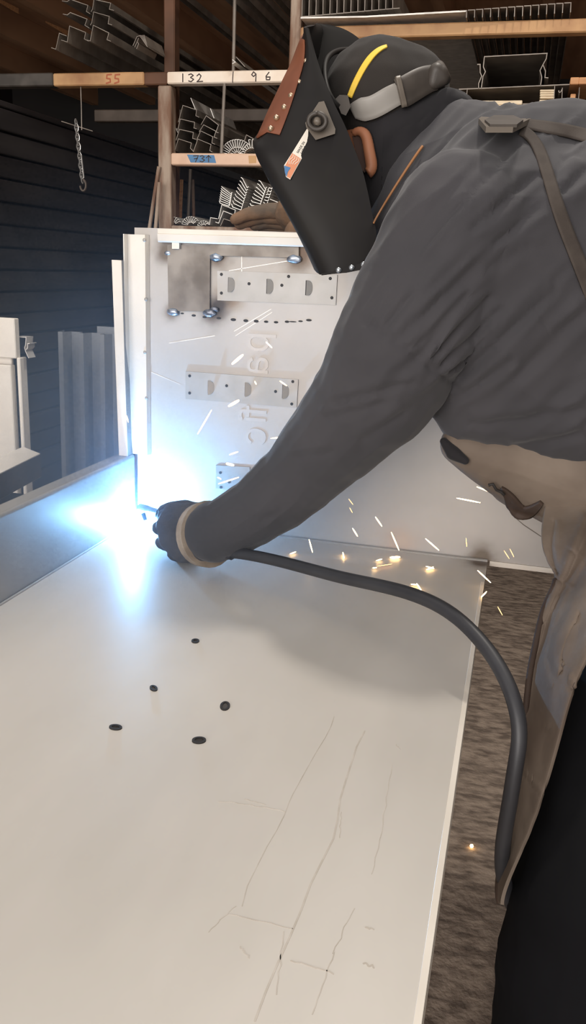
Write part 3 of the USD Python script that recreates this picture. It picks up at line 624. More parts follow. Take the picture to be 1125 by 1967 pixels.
# two lit boards high on the left
for (a, b, c, lab) in [((30, 13), (-40, -22), 10, 'orange wood board end nearest the top left corner'), ((128, 58), (87, 40), 9, 'orange wood board end beside the stacked channels, top left')]:
    zj = zc - .161
    p, q = onz(*a, zj), onz(*b, zj); h = rpx(c, (p - CAM) @ fwd)
    solo('wood_board', trimesh.Trimesh([p, q, q + [0, 0, -h * .3], p + [0, 0, -h], p + [0, .03, 0], q + [0, .03, 0], q + [0, .03, -h * .3], p + [0, .03, -h]], process=False).convex_hull, L['wood'], lab, 'wood board', smooth=False)
# hanging chain
Hc = Thing('hanging_chain', 'bright steel chain with a hook hanging from a wire under the tan beam', 'chain', tuple(ony(150, 180, YR + .02)))
Hc.part('wire', tube(np.array([ony(155, 165, YR + .02), ony(156, 200, YR + .02), ony(157, 250, YR + .02)]), .0022, 6), L['galv'])
def link(c, ax, flat, l=.014, w=.0075, r=.0022):
    x, y, z = frame_from(ax, flat); t = np.linspace(0, 2 * np.pi, 13)
    p = np.array([c + z * (l * math.cos(a)) + x * (w * math.sin(a)) for a in t]); return tube(p, r, 5)
ca, cb = ony(146, 236, YR + .02), ony(158, 345, YR + .02); n = 13
for i in range(n):
    c = ca + (cb - ca) * i / (n - 1); Hc.part('link', link(c, cb - ca, (1, 0, 0) if i % 2 else (0, 1, 0)), L['chain'])
Hc.part('cross_wire', cyl(ony(118, 233, YR + .02), ony(178, 252, YR + .02), .0018, 6), L['galv'])
Hc.part('strand', cyl(ony(156, 298, YR + .018), ony(161, 342, YR + .018), .003, 6), L['chain'])
hk = np.array([ony(159, 345, YR + .02) + np.array([.012 * math.sin(t), 0, -.02 + .02 * math.cos(t)]) for t in np.linspace(0, 4.6, 12)])
Hc.part('hook', tube(hk, .004, 6), L['galvdark'])
# ------------------------------------------------------------------ the welder
def hit(mesh, px, py, default=None):
    """nearest point of the mesh seen along a photograph pixel's ray"""
    v, f = np.asarray(mesh.vertices), np.asarray(mesh.faces); o, d = CAM, ray(px, py)
    a, b, c = v[f[:, 0]], v[f[:, 1]], v[f[:, 2]]; e1, e2 = b - a, c - a
    h = np.cross(d, e2); det = np.einsum('ij,ij->i', e1, h); ok = np.abs(det) > 1e-14; inv = np.where(ok, 1 / np.where(ok, det, 1), 0)
    s = o - a; u = np.einsum('ij,ij->i', s, h) * inv; q = np.cross(s, e1); w = (q @ d) * inv; t = np.einsum('ij,ij->i', e2, q) * inv
    g = ok & (u >= 0) & (w >= 0) & (u + w <= 1) & (t > .05)
    return default if not g.any() else float(t[g].min())
def ribbon(mesh, line, hw, th, lift=.0015, n=24, k=7, zdef=1.2, smoothz=2):
    """a flat strip laid on a mesh along a pixel line; hw = half width in pixels along it"""
    line = spline(line, n); hw = np.interp(np.linspace(0, 1, n), np.linspace(0, 1, len(np.atleast_1d(hw))), np.atleast_1d(hw)) if np.ndim(hw) else np.full(n, hw)
    t = np.gradient(line, axis=0); t /= np.linalg.norm(t, axis=1, keepdims=True); nr = np.c_[-t[:, 1], t[:, 0]]
    Zs = np.full((n, k), np.nan); pp = np.zeros((n, k, 2))
    for i in range(n):
        for j in range(k):
            pp[i, j] = line[i] + nr[i] * hw[i] * (2 * j / (k - 1) - 1); z_ = hit(mesh, *pp[i, j]); Zs[i, j] = np.nan if z_ is None else z_
    fill = np.nanmedian(Zs) if np.isfinite(Zs).any() else zdef
    for i in range(n):
        r_ = Zs[i]; m_ = np.isfinite(r_)
        if not m_.any(): Zs[i] = Zs[i - 1] if i else fill
        else: Zs[i] = np.interp(np.arange(k), np.arange(k)[m_], r_[m_])
    from scipy.ndimage import gaussian_filter
    Zs = gaussian_filter(Zs, smoothz * .5)
    return sheet(np.array([[P(*pp[i, j], Zs[i, j] - lift) for j in range(k)] for i in range(n)]), th)
def slab(pts, Za, Zb):
    """a pixel polygon between two depths"""
    m = trimesh.creation.extrude_polygon(Polygon(pts), 1.0, engine='earcut'); v = m.vertices
    nv = np.array([P(a, b, Za if c < .5 else Zb) for a, b, c in v]); return trimesh.Trimesh(nv, m.faces, process=False) if True else None
S = lambda px, py, Z, r: (P(px, py, Z), r)
foot = P(1010, 2480, 1.06)
W = Thing('person', 'welder in charcoal jacket and brown leather apron bending over the steel box', 'person', (P(1250, 1000, 1.25)[0], P(1250, 1000, 1.25)[1], FLOOR))
acr = (right - up) / math.sqrt(2); aln = (right + up) / math.sqrt(2)
CREASES = [([(1000, 270), (935, 345), (860, 420), (800, 490)], 5, .0045), ([(1040, 330), (985, 372), (905, 440)], 7, .005), ([(1036, 400), (975, 447), (945, 470)], 6, .0045), ([(1090, 296), (1058, 348)], 8, .006), ([(1130, 325), (1075, 378)], 8, .006), ([(965, 300), (900, 370)], 9, .003),
 ([(772, 650), (850, 566)], 6, .004), ([(798, 668), (900, 562)], 6, .0045), ([(826, 688), (940, 566)], 6, .0045), ([(846, 702), (965, 590)], 5, .0045), ([(862, 714), (965, 622)], 5, .004), ([(880, 726), (1070, 555)], 6, .005), ([(740, 625), (800, 560)], 7, .003), ([(838, 792), (985, 690)], 7, .004), ([(850, 775), (885, 745)], 5, .003),
 ([(640, 772), (720, 755), (795, 735)], 7, .0035), ([(620, 805), (740, 775)], 7, .003), ([(560, 880), (640, 868)], 7, .003), ([(690, 850), (780, 790)], 7, .003), ([(900, 815), (1010, 808), (1125, 785)], 9, .005), ([(980, 862), (1125, 835)], 8, .005), ([(1000, 700), (1060, 640), (1125, 600)], 10, .004), ([(930, 520), (1020, 470)], 10, .003), ([(500, 1000), (540, 985)], 7, .002)]
def crease(px, py):
    out = np.zeros(len(px))
    for pts, w, dep in CREASES:
        for (x0, y0), (x1, y1) in zip(pts[:-1], pts[1:]):
            l = math.hypot(x1 - x0, y1 - y0); t = ((px - x0) * (x1 - x0) + (py - y0) * (y1 - y0)) / l; s = ((px - x0) * (y1 - y0) - (py - y0) * (x1 - x0)) / l
            end = np.clip((t + 2) / 6, 0, 1) * np.clip((l - t + 2) / 6, 0, 1)
            o_ = end * dep * (-np.exp(-(s / w) ** 2) + .6 * np.exp(-((s - 2.2 * w) / (1.5 * w)) ** 2)); out = np.where(np.abs(o_) > np.abs(out), o_, out)
    return out
def folds(p):
    a, b, c = (p - CAM) @ acr, (p - CAM) @ aln, (p - CAM) @ fwd
    px = 562.5 + F * ((p - CAM) @ right) / c; py = 983.5 - F * ((p - CAM) @ up) / c
    n = meshkit.fbm(np.c_[a * 34, b * 5.5, c * 6], 2, 5); rid = 1 - np.abs(n - .5) * 5
    big = meshkit.fbm(np.c_[a * 14, b * 3, c * 4], 2, 9) - .5
    torso = np.clip((px - 690) / 120, 0, 1) * np.clip((900 - py) / 60, 0, 1)
    # distance above the gathered seam that runs from (690,600) to (890,745)
    s = ((px - 690) * 145 - (py - 600) * 200) / math.hypot(145, 200); tt = ((px - 690) * 200 + (py - 600) * 145) / math.hypot(145, 200)
    gat = np.exp(-((s - 30) / 60.0) ** 2) * (s > -8) * np.clip((tt + 20) / 60, 0, 1) * np.clip((235 - tt) / 60, 0, 1)
    gathers = np.sin(tt * 2 * np.pi / 24 + 2 * np.sin(tt / 31)) * gat
    seam = np.exp(-((s + 6) / 5.0) ** 2) * np.clip((tt + 10) / 40, 0, 1) * np.clip((270 - tt) / 40, 0, 1)
    sl = meshkit.fbm(np.c_[a * 8, b * 22, c * 10], 3, 11) - .5
    arm = 1 - torso
    yoke = np.exp(-((((px - 1000) * -165 - (py - 270) * -145) / 219.7) / 5.0) ** 2) * (py > 265) * (py < 520) * torso
    return torso * (.0060 * np.clip(rid, -1, 1) + .020 * big) + .0022 * gathers - .004 * seam + arm * (.012 * sl) + crease(px, py) * (c < 1.5)
jk = []
tors = m3.Manifold.batch_hull([ball(*s_) for s_ in [S(965, 335, 1.25, .088), S(1100, 345, 1.30, .108), S(1000, 655, 1.30, .160), S(905, 770, 1.29, .062), S(1130, 775, 1.27, .096), S(1300, 455, 1.35, .17), S(1290, 730, 1.31, .14), S(905, 440, 1.18, .098), S(940, 430, 1.5, .11), S(1060, 720, 1.47, .11)]])
jk.append(tors)
armc = [S(893, 440, 1.18, .106), S(757, 675, 1.22, .095), S(712, 765, 1.26, .085), S(572, 914, 1.38, .065), S(502, 976, 1.405, .0585), S(432, 1019, 1.425, .052), S(413, 1023, 1.435, .0535)]
jk += chain(armc)
farm = [S(940, 430, 1.5, .10), S(800, 400, 1.56, .075), S(690, 420, 1.62, .062), S(625, 425, 1.655, .05)]
jk += chain(farm)
jk += [hull(S(880, 240, 1.32, .035), S(960, 320, 1.27, .085), S(800, 350, 1.33, .05), S(760, 450, 1.33, .05))]
jacket = organic(jk, .0062, 14, folds)
W.part('jacket', jacket, L['jacket'], smooth=True, label='charcoal cotton jacket with gathered sleeve')
# body under the clothes: one continuous figure
HC = P(738, 200, 1.36)
bd = [tors.scale([1, 1, 1])] if False else []
sp_t = [S(960, 400, 1.34, .10), S(1100, 450, 1.34, .13), S(1050, 640, 1.33, .10), S(1270, 620, 1.36, .11)]
bd.append(m3.Manifold.batch_hull([ball(*s_) for s_ in sp_t]))
bd += chain([S(930, 420, 1.24, .075), S(757, 675, 1.22, .055), S(712, 765, 1.26, .048), S(502, 976, 1.405, .036), S(405, 1026, 1.44, .030)])
bd += chain([S(960, 430, 1.45, .075), S(800, 400, 1.56, .052), S(690, 420, 1.62, .042), S(600, 425, 1.665, .03)])
bd += [hull(S(738, 190, 1.36, .070), S(705, 262, 1.36, .045), S(768, 195, 1.36, .060)), hull(S(690, 300, 1.36, .045), S(660, 290, 1.36, .03), S(735, 220, 1.36, .06)), hull(S(640, 255, 1.36, .012), S(662, 262, 1.36, .018)), hull(S(770, 250, 1.37, .045), S(930, 400, 1.35, .065))]
hipN, hipF = S(1280, 1040, 1.33, .100), S(1300, 1020, 1.48, .100)
legN = [(hipN[0], .09), S(1125, 1760, 1.03, .07), S(1065, 2120, 1.06, .058), S(1030, 2440, 1.08, .042)]
legF = [(hipF[0], .09), S(1240, 1560, 1.44, .07), S(1250, 1800, 1.50, .055), S(1250, 2040, 1.56, .042)]
bd += [hull((P(1290, 700, 1.38), .10), (hipN[0], .085), (hipF[0], .085))] + chain(legN) + chain(legF)
body = organic(bd, .016, 6)
W.part('body', body, L['skin'], smooth=True)
# trousers
tr = [hull((P(1310, 870, 1.43), .11), (hipN[0], .115), (hipF[0], .115))]
tr += chain([(hipN[0], .115), S(1132, 1745, 1.03, .100), S(1075, 2050, 1.055, .092), S(1040, 2400, 1.08, .085)])
tr += chain([(hipF[0], .112), S(1240, 1560, 1.44, .095), S(1250, 1800, 1.50, .085), S(1250, 2020, 1.56, .08)])
def tfold(p): return .010 * (meshkit.fbm(p * [9, 9, 14], 3, 21) - .5) * 2
trous = organic(tr, .014, 12, tfold)
W.part('trousers', trous, L['trouser'], smooth=True, label='black trousers')
for leg in (S(1030, 2440, 1.08, .05), S(1250, 2040, 1.56, .05)):
    c = leg[0].copy(); c[2] = FLOOR + .052
    W.part('boot', organic([hull((c + [.05, 0, 0], .05), (c + [0, 0, .09], .05)), hull((c, .05), (c + [-.16, 0, -.012], .038))], .012, 6), L['boot'], smooth=True)
# apron: the gathered upper part, and the long panel hanging down the front of the leg
def afold(p):
    return .008 * (meshkit.fbm(p * [16, 16, 10], 3, 31) - .5) * 2
ap = organic([hull(S(882, 852, 1.31, .030), S(1010, 893, 1.34, .073), S(1110, 890, 1.36, .098), S(1290, 935, 1.33, .130), S(1120, 890, 1.5, .09), S(950, 880, 1.42, .05))], .009, 12, afold)
W.part('apron_waist', ap, L['leather'], smooth=True, label='scuffed brown leather bunched at the waist')
Lp = [(1048, 955), (1041, 1005), (1040, 1040), (1054, 1085), (1067, 1113), (1048, 1160), (1030, 1230), (1018, 1290), (1008, 1380), (997, 1450), (985, 1520), (971, 1610), (958, 1690), (961, 1735)]
Rp = [(1320, 955), (1300, 1005), (1290, 1040), (1270, 1090), (1250, 1120), (1220, 1160), (1150, 1235), (1118, 1285), (1094, 1350), (1071, 1430), (1042, 1530), (1010, 1615), (976, 1692), (964, 1738)]
ZL = np.interp(np.linspace(0, 1, len(Lp)), [0, .2, .4, .7, 1], [1.31, 1.22, 1.18, 1.10, 1.03]); ZR = np.interp(np.linspace(0, 1, len(Lp)), [0, .2, .5, 1], [1.27, 1.10, 1.02, .985])
nr_, nc_ = 70, 26; Lq = spline(np.c_[Lp, ZL], nr_); Rq = spline(np.c_[Rp, ZR], nr_); g = np.zeros((nr_, nc_, 3))
zz_ = np.zeros((nr_, nc_))
for i in range(nr_):
    for j in range(nc_):
        u = j / (nc_ - 1); q = Lq[i] * (1 - u) + Rq[i] * u; z_ = q[2] - .03 * math.sin(math.pi * u) * (1 - i / nr_)
        hz = hit(trous, q[0], q[1])
        if hz is not None: z_ = min(z_, hz - .010)
        zz_[i, j] = z_
from scipy.ndimage import gaussian_filter, zoom
zz_ = zoom(gaussian_filter(zz_, 1.6), (150 / nr_, 64 / nc_), order=1); nr_, nc_ = 150, 64
Lq = spline(np.c_[Lp, ZL], nr_); Rq = spline(np.c_[Rp, ZR], nr_); g = np.zeros((nr_, nc_, 3)); qq = np.zeros((nr_, nc_, 2))
for i in range(nr_):
    for j in range(nc_):
        u = j / (nc_ - 1); qq[i, j] = (Lq[i] * (1 - u) + Rq[i] * u)[:2]
w_ = .018 * (meshkit.fbm(np.c_[qq.reshape(-1, 2) / [60., 220.], np.full(nr_ * nc_, 3.)], 3, 8) - .5) * 2
cj = CREASES; CREASES = [([(1128, 990), (1098, 1060), (1074, 1116), (1040, 1195), (1020, 1270), (1006, 1370)], 7, -.0075), ([(1064, 1000), (1058, 1050), (1066, 1090), (1080, 1112)], 4, .005), ([(1092, 1165), (1062, 1215), (1052, 1260), (1064, 1300), (1110, 1330)], 7, .005), ([(1130, 1080), (1100, 1130), (1075, 1190)], 9, .005), ([(1060, 1130), (1046, 1170)], 6, .004), ([(1125, 1180), (1090, 1280), (1060, 1400), (1030, 1500)], 14, .005), ([(1050, 1330), (1120, 1310)], 4, .0022), ([(1000, 1480), (1040, 1530)], 3, .002)]
cr_ = crease(qq[..., 0].ravel(), qq[..., 1].ravel()); CREASES = cj
zo = zz_.ravel() - .003 + w_ * np.minimum(1, .2 + np.tile(np.linspace(0, 1, nc_), nr_)) + cr_ * -1 * -1
zo = zz_.ravel() - .004 + w_ * .6 - cr_
for i in range(nr_):
    for j in range(nc_): g[i, j] = P(*qq[i, j], zo[i * nc_ + j])
W.part('apron_panel', sheet(g, .004), L['leather'], smooth=True, label='long brown leather apron panel hanging over the thigh')
W.part('apron_edge', tube(np.array([g[i, 0] for i in range(38, nr_, 3)]), .0045, 8), L['leatherdark'], smooth=True)
W.part('apron_tie', ribbon(ap, [(962, 938), (985, 968), (1002, 985), (1025, 978), (1040, 965)], [3, 12, 15, 10, 4], .006, .004), L['leatherdark'], smooth=True)
wt = [P(a, b, (hit(ap, a + 14, b - 10) or 1.3) - .004) for a, b in ((938, 932), (946, 930), (953, 941), (962, 945), (968, 951))]
W.part('wire_tie', tube(np.array(wt), .0024, 6), L['burn'], smooth=True)
W.part('pocket_flap', organic([hull(S(852, 848, 1.29, .006), S(870, 870, 1.285, .011), S(893, 885, 1.28, .006))], .005, 4), L['hood'], smooth=True)
# straps and buckle on the shoulder
nb_ = (up * .86 - fwd * .5); nb_ /= np.linalg.norm(nb_); zb_h = hit(jacket, 970, 250) or 1.2
bc = P(970, 236, zb_h - .004)
def onplane(px, py, o, n): d = ray(px, py); return CAM + d * (((o - CAM) @ n) / (d @ n))
def plateon(pts, o, n, t):
    q = [onplane(a, b, o, n) for a, b in pts]; return trimesh.Trimesh(np.vstack([q, [v + n * t for v in q]]), process=False).convex_hull
BU = W.part('buckle', plateon([(918, 238), (936, 225), (972, 221), (1002, 226), (1020, 237), (984, 255), (932, 255)], bc - nb_ * .004, nb_, .007), L['olive'], smooth=25, label='taupe hexagonal plastic strap buckle')
W.part('buckle_center', plateon([(930, 236), (948, 227), (985, 227), (1004, 236), (992, 245), (940, 245)], bc + nb_ * .002, nb_, .004), L['plastic'], smooth=25, parent=BU)
W.part('strap', ribbon(jacket, [(1008, 238), (1040, 243), (1080, 250), (1130, 262), (1200, 290), (1290, 340)], [9, 11, 12, 12, 12, 12], .003, .004, zdef=1.2), L['strap'], smooth=True)
W.part('strap', ribbon(jacket, [(1000, 250), (1028, 275), (1050, 330), (1075, 410), (1110, 500), (1150, 600), (1185, 690), (1215, 800)], [9, 11, 12, 13, 14, 15, 15, 15], .003, .003, n=36), L['strap'], smooth=True)
# cap, hood, ear
capm = organic([hull(S(727, 190, 1.36, .0915), S(775, 182, 1.36, .074), S(690, 205, 1.36, .070))], .008, 8, lambda p: .003 * (meshkit.fbm(p * 30, 2, 4) - .5))
CP = W.part('cap', capm, L['cap'], smooth=True, label='grey welding cap with yellow piping')
W.part('piping', ribbon(capm, [(671, 187), (680, 165), (694, 137), (714, 108), (731, 94), (743, 89)], [5, 5.5, 5.5, 5.5, 4.5, 2.5], .003, .001), L['piping'], smooth=True, parent=CP, label='yellow piping')
hoodm = organic([m3.Manifold.batch_hull([ball(*s_) for s_ in [S(748, 262, 1.36, .072), S(805, 262, 1.37, .078), S(790, 350, 1.38, .075), S(742, 430, 1.36, .055), S(724, 478, 1.36, .035)]]), hull(S(850, 215, 1.33, .035), S(872, 214, 1.36, .03), S(820, 280, 1.36, .07)), hull(S(858, 196, 1.31, .020), S(880, 212, 1.33, .02))], .007, 8,
    lambda p: .007 * (meshkit.fbm(np.c_[(p - CAM) @ acr * 45, (p - CAM) @ aln * 14, p[:, 0] * 10], 3, 6) - .5) * 2)
W.part('hood', hoodm, L['hood'], smooth=True, label='black hood cloth around the neck')
ez = (hit(hoodm, 700, 300) or 1.29) - .004
er = np.array([P(*q, ez - d) for q, d in [((678, 258), .004), ((688, 252), .008), ((700, 258), .010), ((707, 280), .010), ((711, 303), .009), ((713, 322), .007), ((706, 333), .005)]])
EA = W.part('ear', tube(spline(er, 24), np.interp(np.linspace(0, 1, 24), [0, .3, .75, 1], [.0052, .0082, .0092, .0085]), 10), L['skin'], smooth=True, label='bare ear lit orange')
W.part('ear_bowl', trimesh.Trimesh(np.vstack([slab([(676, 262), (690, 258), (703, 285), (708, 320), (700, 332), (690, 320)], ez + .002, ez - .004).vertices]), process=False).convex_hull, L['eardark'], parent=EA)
W.part('neck_cord', tube(spline(np.array([P(811, 281, (hit(jacket, 815, 283) or 1.2) - .006), P(772, 338, (hit(jacket, 780, 340) or 1.2) - .008), P(738, 392, (hit(jacket, 750, 394) or 1.2) - .008), P(718, 428, 1.20)]), 20), np.linspace(.0022, .0015, 20), 8), L['cordorange'], smooth=True, label='thin orange cord at the collar')
# gloves
def hand(K, tips, palm, thumb, edge=.0035):
    ms = [m3.Manifold.batch_hull([ball(*s_) for s_ in palm])]
    for k in K: ms += chain(k)
    ms += chain(thumb)
    return organic(ms, edge, 10, lambda p: .0012 * (meshkit.fbm(p * 90, 2, 2) - .5) * 2)
HS = .96
SH = lambda px, py, Z, r: S(px, py, 1.50 * HS + (Z - 1.50) * 1.0, r * HS)
palm = [SH(408, 1028, 1.50, .044), SH(385, 1043, 1.505, .036), SH(332, 987, 1.57, .020), SH(322, 1010, 1.56, .022), SH(328, 1038, 1.545, .021), SH(350, 1062, 1.525, .018), SH(392, 990, 1.53, .024)]
fings = []
for (kx, ky, kz), r in zip([(332, 987, 1.57), (322, 1010, 1.56), (328, 1038, 1.545), (350, 1060, 1.52)], (.0125, .013, .0125, .0115)):
    fings.append([SH(kx, ky, kz, r + .002), SH(kx - 17, ky + 4, kz + .022, r), SH(kx - 10, ky + 9, kz + .052, r - .001), SH(kx + 22, ky + 6, kz + .058, r - .002)])
thumb = [SH(395, 988, 1.53, .018), SH(356, 975, 1.565, .0145), SH(332, 975, 1.59, .0125), SH(314, 980, 1.605, .011)]
glv = hand(fings, None, palm, thumb)
GL = W.part('glove', glv, L['glovedark'], smooth=True, label='dark glove gripping the torch')
ax0, ax1 = P(389, 1027, 1.458), P(402, 1026, 1.443)
W.part('cuff', tube(np.array([ax0, ax0 * .97 + ax1 * .03, ax1, ax1 * .98 + ax0 * .02]), [.048, .0550, .0575, .050], 28), L['cuff'], smooth=40, parent=GL, label='pale glove cuff band')
palm2 = [S(572, 408, 1.70, .028), S(600, 425, 1.68, .034), S(548, 412, 1.735, .022), S(560, 430, 1.745, .020), S(545, 398, 1.74, .016)]
f2 = [[S(548, 405, 1.745, .017), S(510, 405, 1.755, .0150), S(478, 411, 1.765, .0135), S(452, 421, 1.77, .0115)],
      [S(550, 418, 1.76, .017), S(508, 415, 1.775, .0150), S(482, 421, 1.785, .0135), S(460, 430, 1.79, .0115)],
      [S(552, 428, 1.775, .016), S(515, 426, 1.79, .0140), S(490, 432, 1.80, .0125)],
      [S(556, 436, 1.785, .015), S(525, 436, 1.80, .0125), S(505, 440, 1.81, .0115)]]
t2 = [S(585, 425, 1.685, .022), S(568, 445, 1.675, .022), S(558, 466, 1.672, .020), S(556, 478, 1.672, .016)]
W.part('glove', hand(f2, None, palm2, t2), L['gloverust'], smooth=True, label='tan leather glove holding the panel top')

# ------------------------------------------------------------------ welding helmet
ZN = 1.225
rows = [((585, 52), (591, 56)), ((584, 110), (612, 130)), ((561, 165), (640, 198)), ((538, 215), (662, 243)), ((510, 265), (685, 300)), ((493, 291), (695, 327)), ((517, 342), (705, 367)), ((551, 402), (714, 412)), ((590, 470), (722, 458)), ((617, 527), (705, 514))]
farf = [(606, 47), (618, 60), (612, 100), (596, 150), (575, 205), (560, 235), (575, 290), (600, 350), (630, 415), (655, 470)]
farr = [(622, 47), (652, 54), (692, 78), (715, 125), (732, 190), (738, 225), (742, 270), (745, 320), (745, 370), (728, 430)]
ZF = 1.46
bul = [(2, -4), (-10, -10), (-12, -8), (-13, -6), (-10, -2), (-3, 0), (2, 0), (2, 0), (0, 0), (0, 0)]
G = []
for (c, r_), cf, rf, b in zip(rows, farf, farr, bul):
    c, r_, cf, rf = [np.array(v, float) for v in (c, r_, cf, rf)]
    sec = []
    for u in np.linspace(0, 1, 8): q = r_ * (1 - u) + c * u; sec.append(P(*q, ZN - .004 * math.sin(math.pi * u) + .012 * u ** 6))
    c0 = P(*c, ZN + .012); c1 = P(*cf, ZF - .012); mid = (c0 + c1) / 2; mp = P(*(c + np.array(b)), (ZN + ZF) / 2 - .03)
    for u in np.linspace(0, 1, 11)[1:-1]:
        ctrl = mid if b[1] == -4 else 2 * mp - mid if abs(b[0]) > 4 else mid + (P(*c, ZN) - P(*r_, ZN)) / np.linalg.norm(P(*c, ZN) - P(*r_, ZN)) * .05
        sec.append((1 - u) ** 2 * c0 + 2 * u * (1 - u) * ctrl + u * u * c1)
    for u in np.linspace(0, 1, 6): q = cf * (1 - u) + rf * u; sec.append(P(*q, ZF))
    G.append(sec)
G = np.array(G)
from scipy.interpolate import PchipInterpolator
rowu = np.r_[np.linspace(0, 1, 10)]
G2 = PchipInterpolator(rowu, G, axis=0)(np.linspace(0, 1, 46))
H = Thing('welding_helmet', 'black welding helmet with brown front edge, worn tilted down on the welder', 'welding helmet', tuple(P(620, 300, 1.33)))
shell = sheet(G2, .004)
H.part('shell', shell, L['helmet'], smooth=40)
fr = G2[2:20, 6:15]; 
nrm = np.cross(np.gradient(fr, axis=1), np.gradient(fr, axis=0)); nrm /= np.linalg.norm(nrm, axis=2, keepdims=True)
sgn = 1 if (nrm[10, 2] @ (-right)) > 0 else -1
H.part('front_trim', sheet(fr + sgn * nrm * .0035, .003), L['fibre'], smooth=True, label='brown fibre front edge')
# a tucked chin plate at the bottom
bt = np.array([[G2[-1, j] * (1 - t) + (G2[-1, 8] * .5 + G2[-1, 12] * .5) * t for j in (0, 2, 4, 6, 8)] for t in (0, .3, .6)])
H.part('chin_plate', sheet(np.array([[P(*q, z_) for q in ((617, 527), (640, 524), (665, 521), (690, 517), (708, 512))] for z_ in (ZN - .006, ZN + .05)]) , .003), L['helmet'])
H.part('chin_strip', slab([(619, 528), (640, 520), (668, 513), (700, 503), (706, 508), (700, 517), (665, 524)], ZN - .010, ZN - .004), L['helmet'], smooth=False)
for a, b in [(588, 118), (575, 158), (559, 184), (546, 206), (531, 226), (520, 247)]:
    q = P(a, b, ZN + .004); H.part('rivet', blob(q, .0042, 1, (1, 1, 1)), L['rivet'], smooth=True)
for a, b in [(650, 519), (675, 514), (698, 508)]: H.part('rivet', blob(P(a, b, ZN - .011), .0042, 1, (1, .8, 1)), L['rivetsilver'], smooth=True)
PV = H.part('pivot_plate', slab([(586, 236), (612, 196), (622, 194), (644, 248), (643, 257), (606, 269), (588, 245)], ZN - .011, ZN - .003), L['olive'], smooth=False, label='taupe pivot plate with round knob')
kc0, kc1 = P(611, 234, ZN - .010), P(609, 233, ZN - .026)
ring = []
tt = np.linspace(0, 2 * np.pi, 25); zax = (kc1 - kc0) / np.linalg.norm(kc1 - kc0); xa, ya, _ = frame_from(zax)
H.part('knob_ring', cat_([tube([kc1 + (xa * math.cos(t) * .0105 + ya * math.sin(t) * .0125) for t in tt], .0034, 8), tube([kc0, kc0 * .3 + kc1 * .7], [.0135, .0125], 24)]), L['plastic'], parent=PV, smooth=True)
H.part('knob_cap', blob(kc1 - zax * .002, .0060, 3, (1, 1, 1)), L['olive'], parent=PV, smooth=True)
SK = H.part('sticker', slab([(590, 246), (604, 270.5), (579, 305), (557, 345), (549, 340), (545, 318), (561, 293)], ZN - .0055, ZN - .003), L['white'], smooth=False, label='worn label with a small striped flag')
H.part('flag_field', slab([(561, 294), (577.5, 305), (557, 343), (551, 339), (553, 330), (558, 322), (547.5, 318)], ZN - .0061, ZN - .005), L['flagorange'], smooth=False, parent=SK)
H.part('flag_canton', slab([(545.3, 318), (558, 322), (552.5, 330), (550, 339.5), (547, 332)], ZN - .0066, ZN - .005), L['flagblue'], smooth=False, parent=SK)
wv = []
for k in range(4):
    o = np.array([563 + k * 3.6, 297 + k * 2.5]); l = [tuple(o + np.array([-9, 17]) / 3 * t * 1.0 + np.array([1, .7]) * 1.3 * math.sin(t * 2.4)) for t in np.linspace(0, 3 - k * .3, 9)]
    wv.append(slab(list(LineString(l).buffer(.55).exterior.coords)[:-1], ZN - .0067, ZN - .006))
H.part('flag_stripes', cat_(wv), L['white'], parent=SK, smooth=False, kind='stuff')
def stext(s, px, py, h, ang):
    t = meshkit.text_mesh(s, h, .6); v = t.vertices; c, s_ = math.cos(ang), math.sin(ang)
    nv = np.array([P(px + a * c + b * s_, py + a * s_ - b * c, ZN - .0062 + (0 if z_ > .3 else .001)) for a, b, z_ in v]); return trimesh.Trimesh(nv, t.faces, process=False)
H.part('label_text', stext('MADE IN', 572.5, 294.5, 4.2, -1.02), L['burn'], parent=SK, smooth=False)
H.part('label_text', stext('USA', 581, 297, 6.0, -1.02), L['burn'], parent=SK, smooth=False)
# head gear behind the shell
H.part('headband', ribbon(cat_([capm, hoodm]), [(676, 216), (692, 211), (715, 206), (745, 190), (773, 178)], [14, 23, 22, 22, 21], .003, .004, n=20), L['band'], smooth=True, label='pale grey plastic headband')
H.part('rear_strap', ribbon(cat_([capm, hoodm]), [(768, 180), (790, 168), (812, 156), (838, 150)], [29, 28, 27, 24], .005, .006, n=16), L['plastic'], smooth=True, label='dark ratchet strap')
H.part('strap_clip', ribbon(cat_([capm, hoodm]), [(763, 147), (770, 175), (777, 206)], [5, 5, 5], .006, .009, n=10), L['olive'], smooth=True)
zk = (hit(capm, 832, 150) or 1.33)
H.part('ratchet_knob', organic([hull(S(838, 136, zk - .012, .012), S(846, 150, zk - .006, .013), S(832, 160, zk - .006, .010)), hull(S(843, 128, zk + .01, .009), S(855, 152, zk + .01, .009), S(845, 140, zk - .01, .012))], .005, 3), L['plastic'], smooth=35)
H.part('pivot_block', slab([(644, 190), (652, 182), (668, 183), (673, 205), (664, 222), (655, 218)], 1.262, 1.285), L['plastic'], smooth=False)
H.part('brow_band', tube(spline(np.array([P(686, 96, 1.42), P(652, 97, 1.37), P(627, 115, 1.31), P(624, 150, 1.275), P(633, 182, 1.262), P(650, 205, 1.265)]), 26), .0042, 8), L['helmet'], smooth=True)

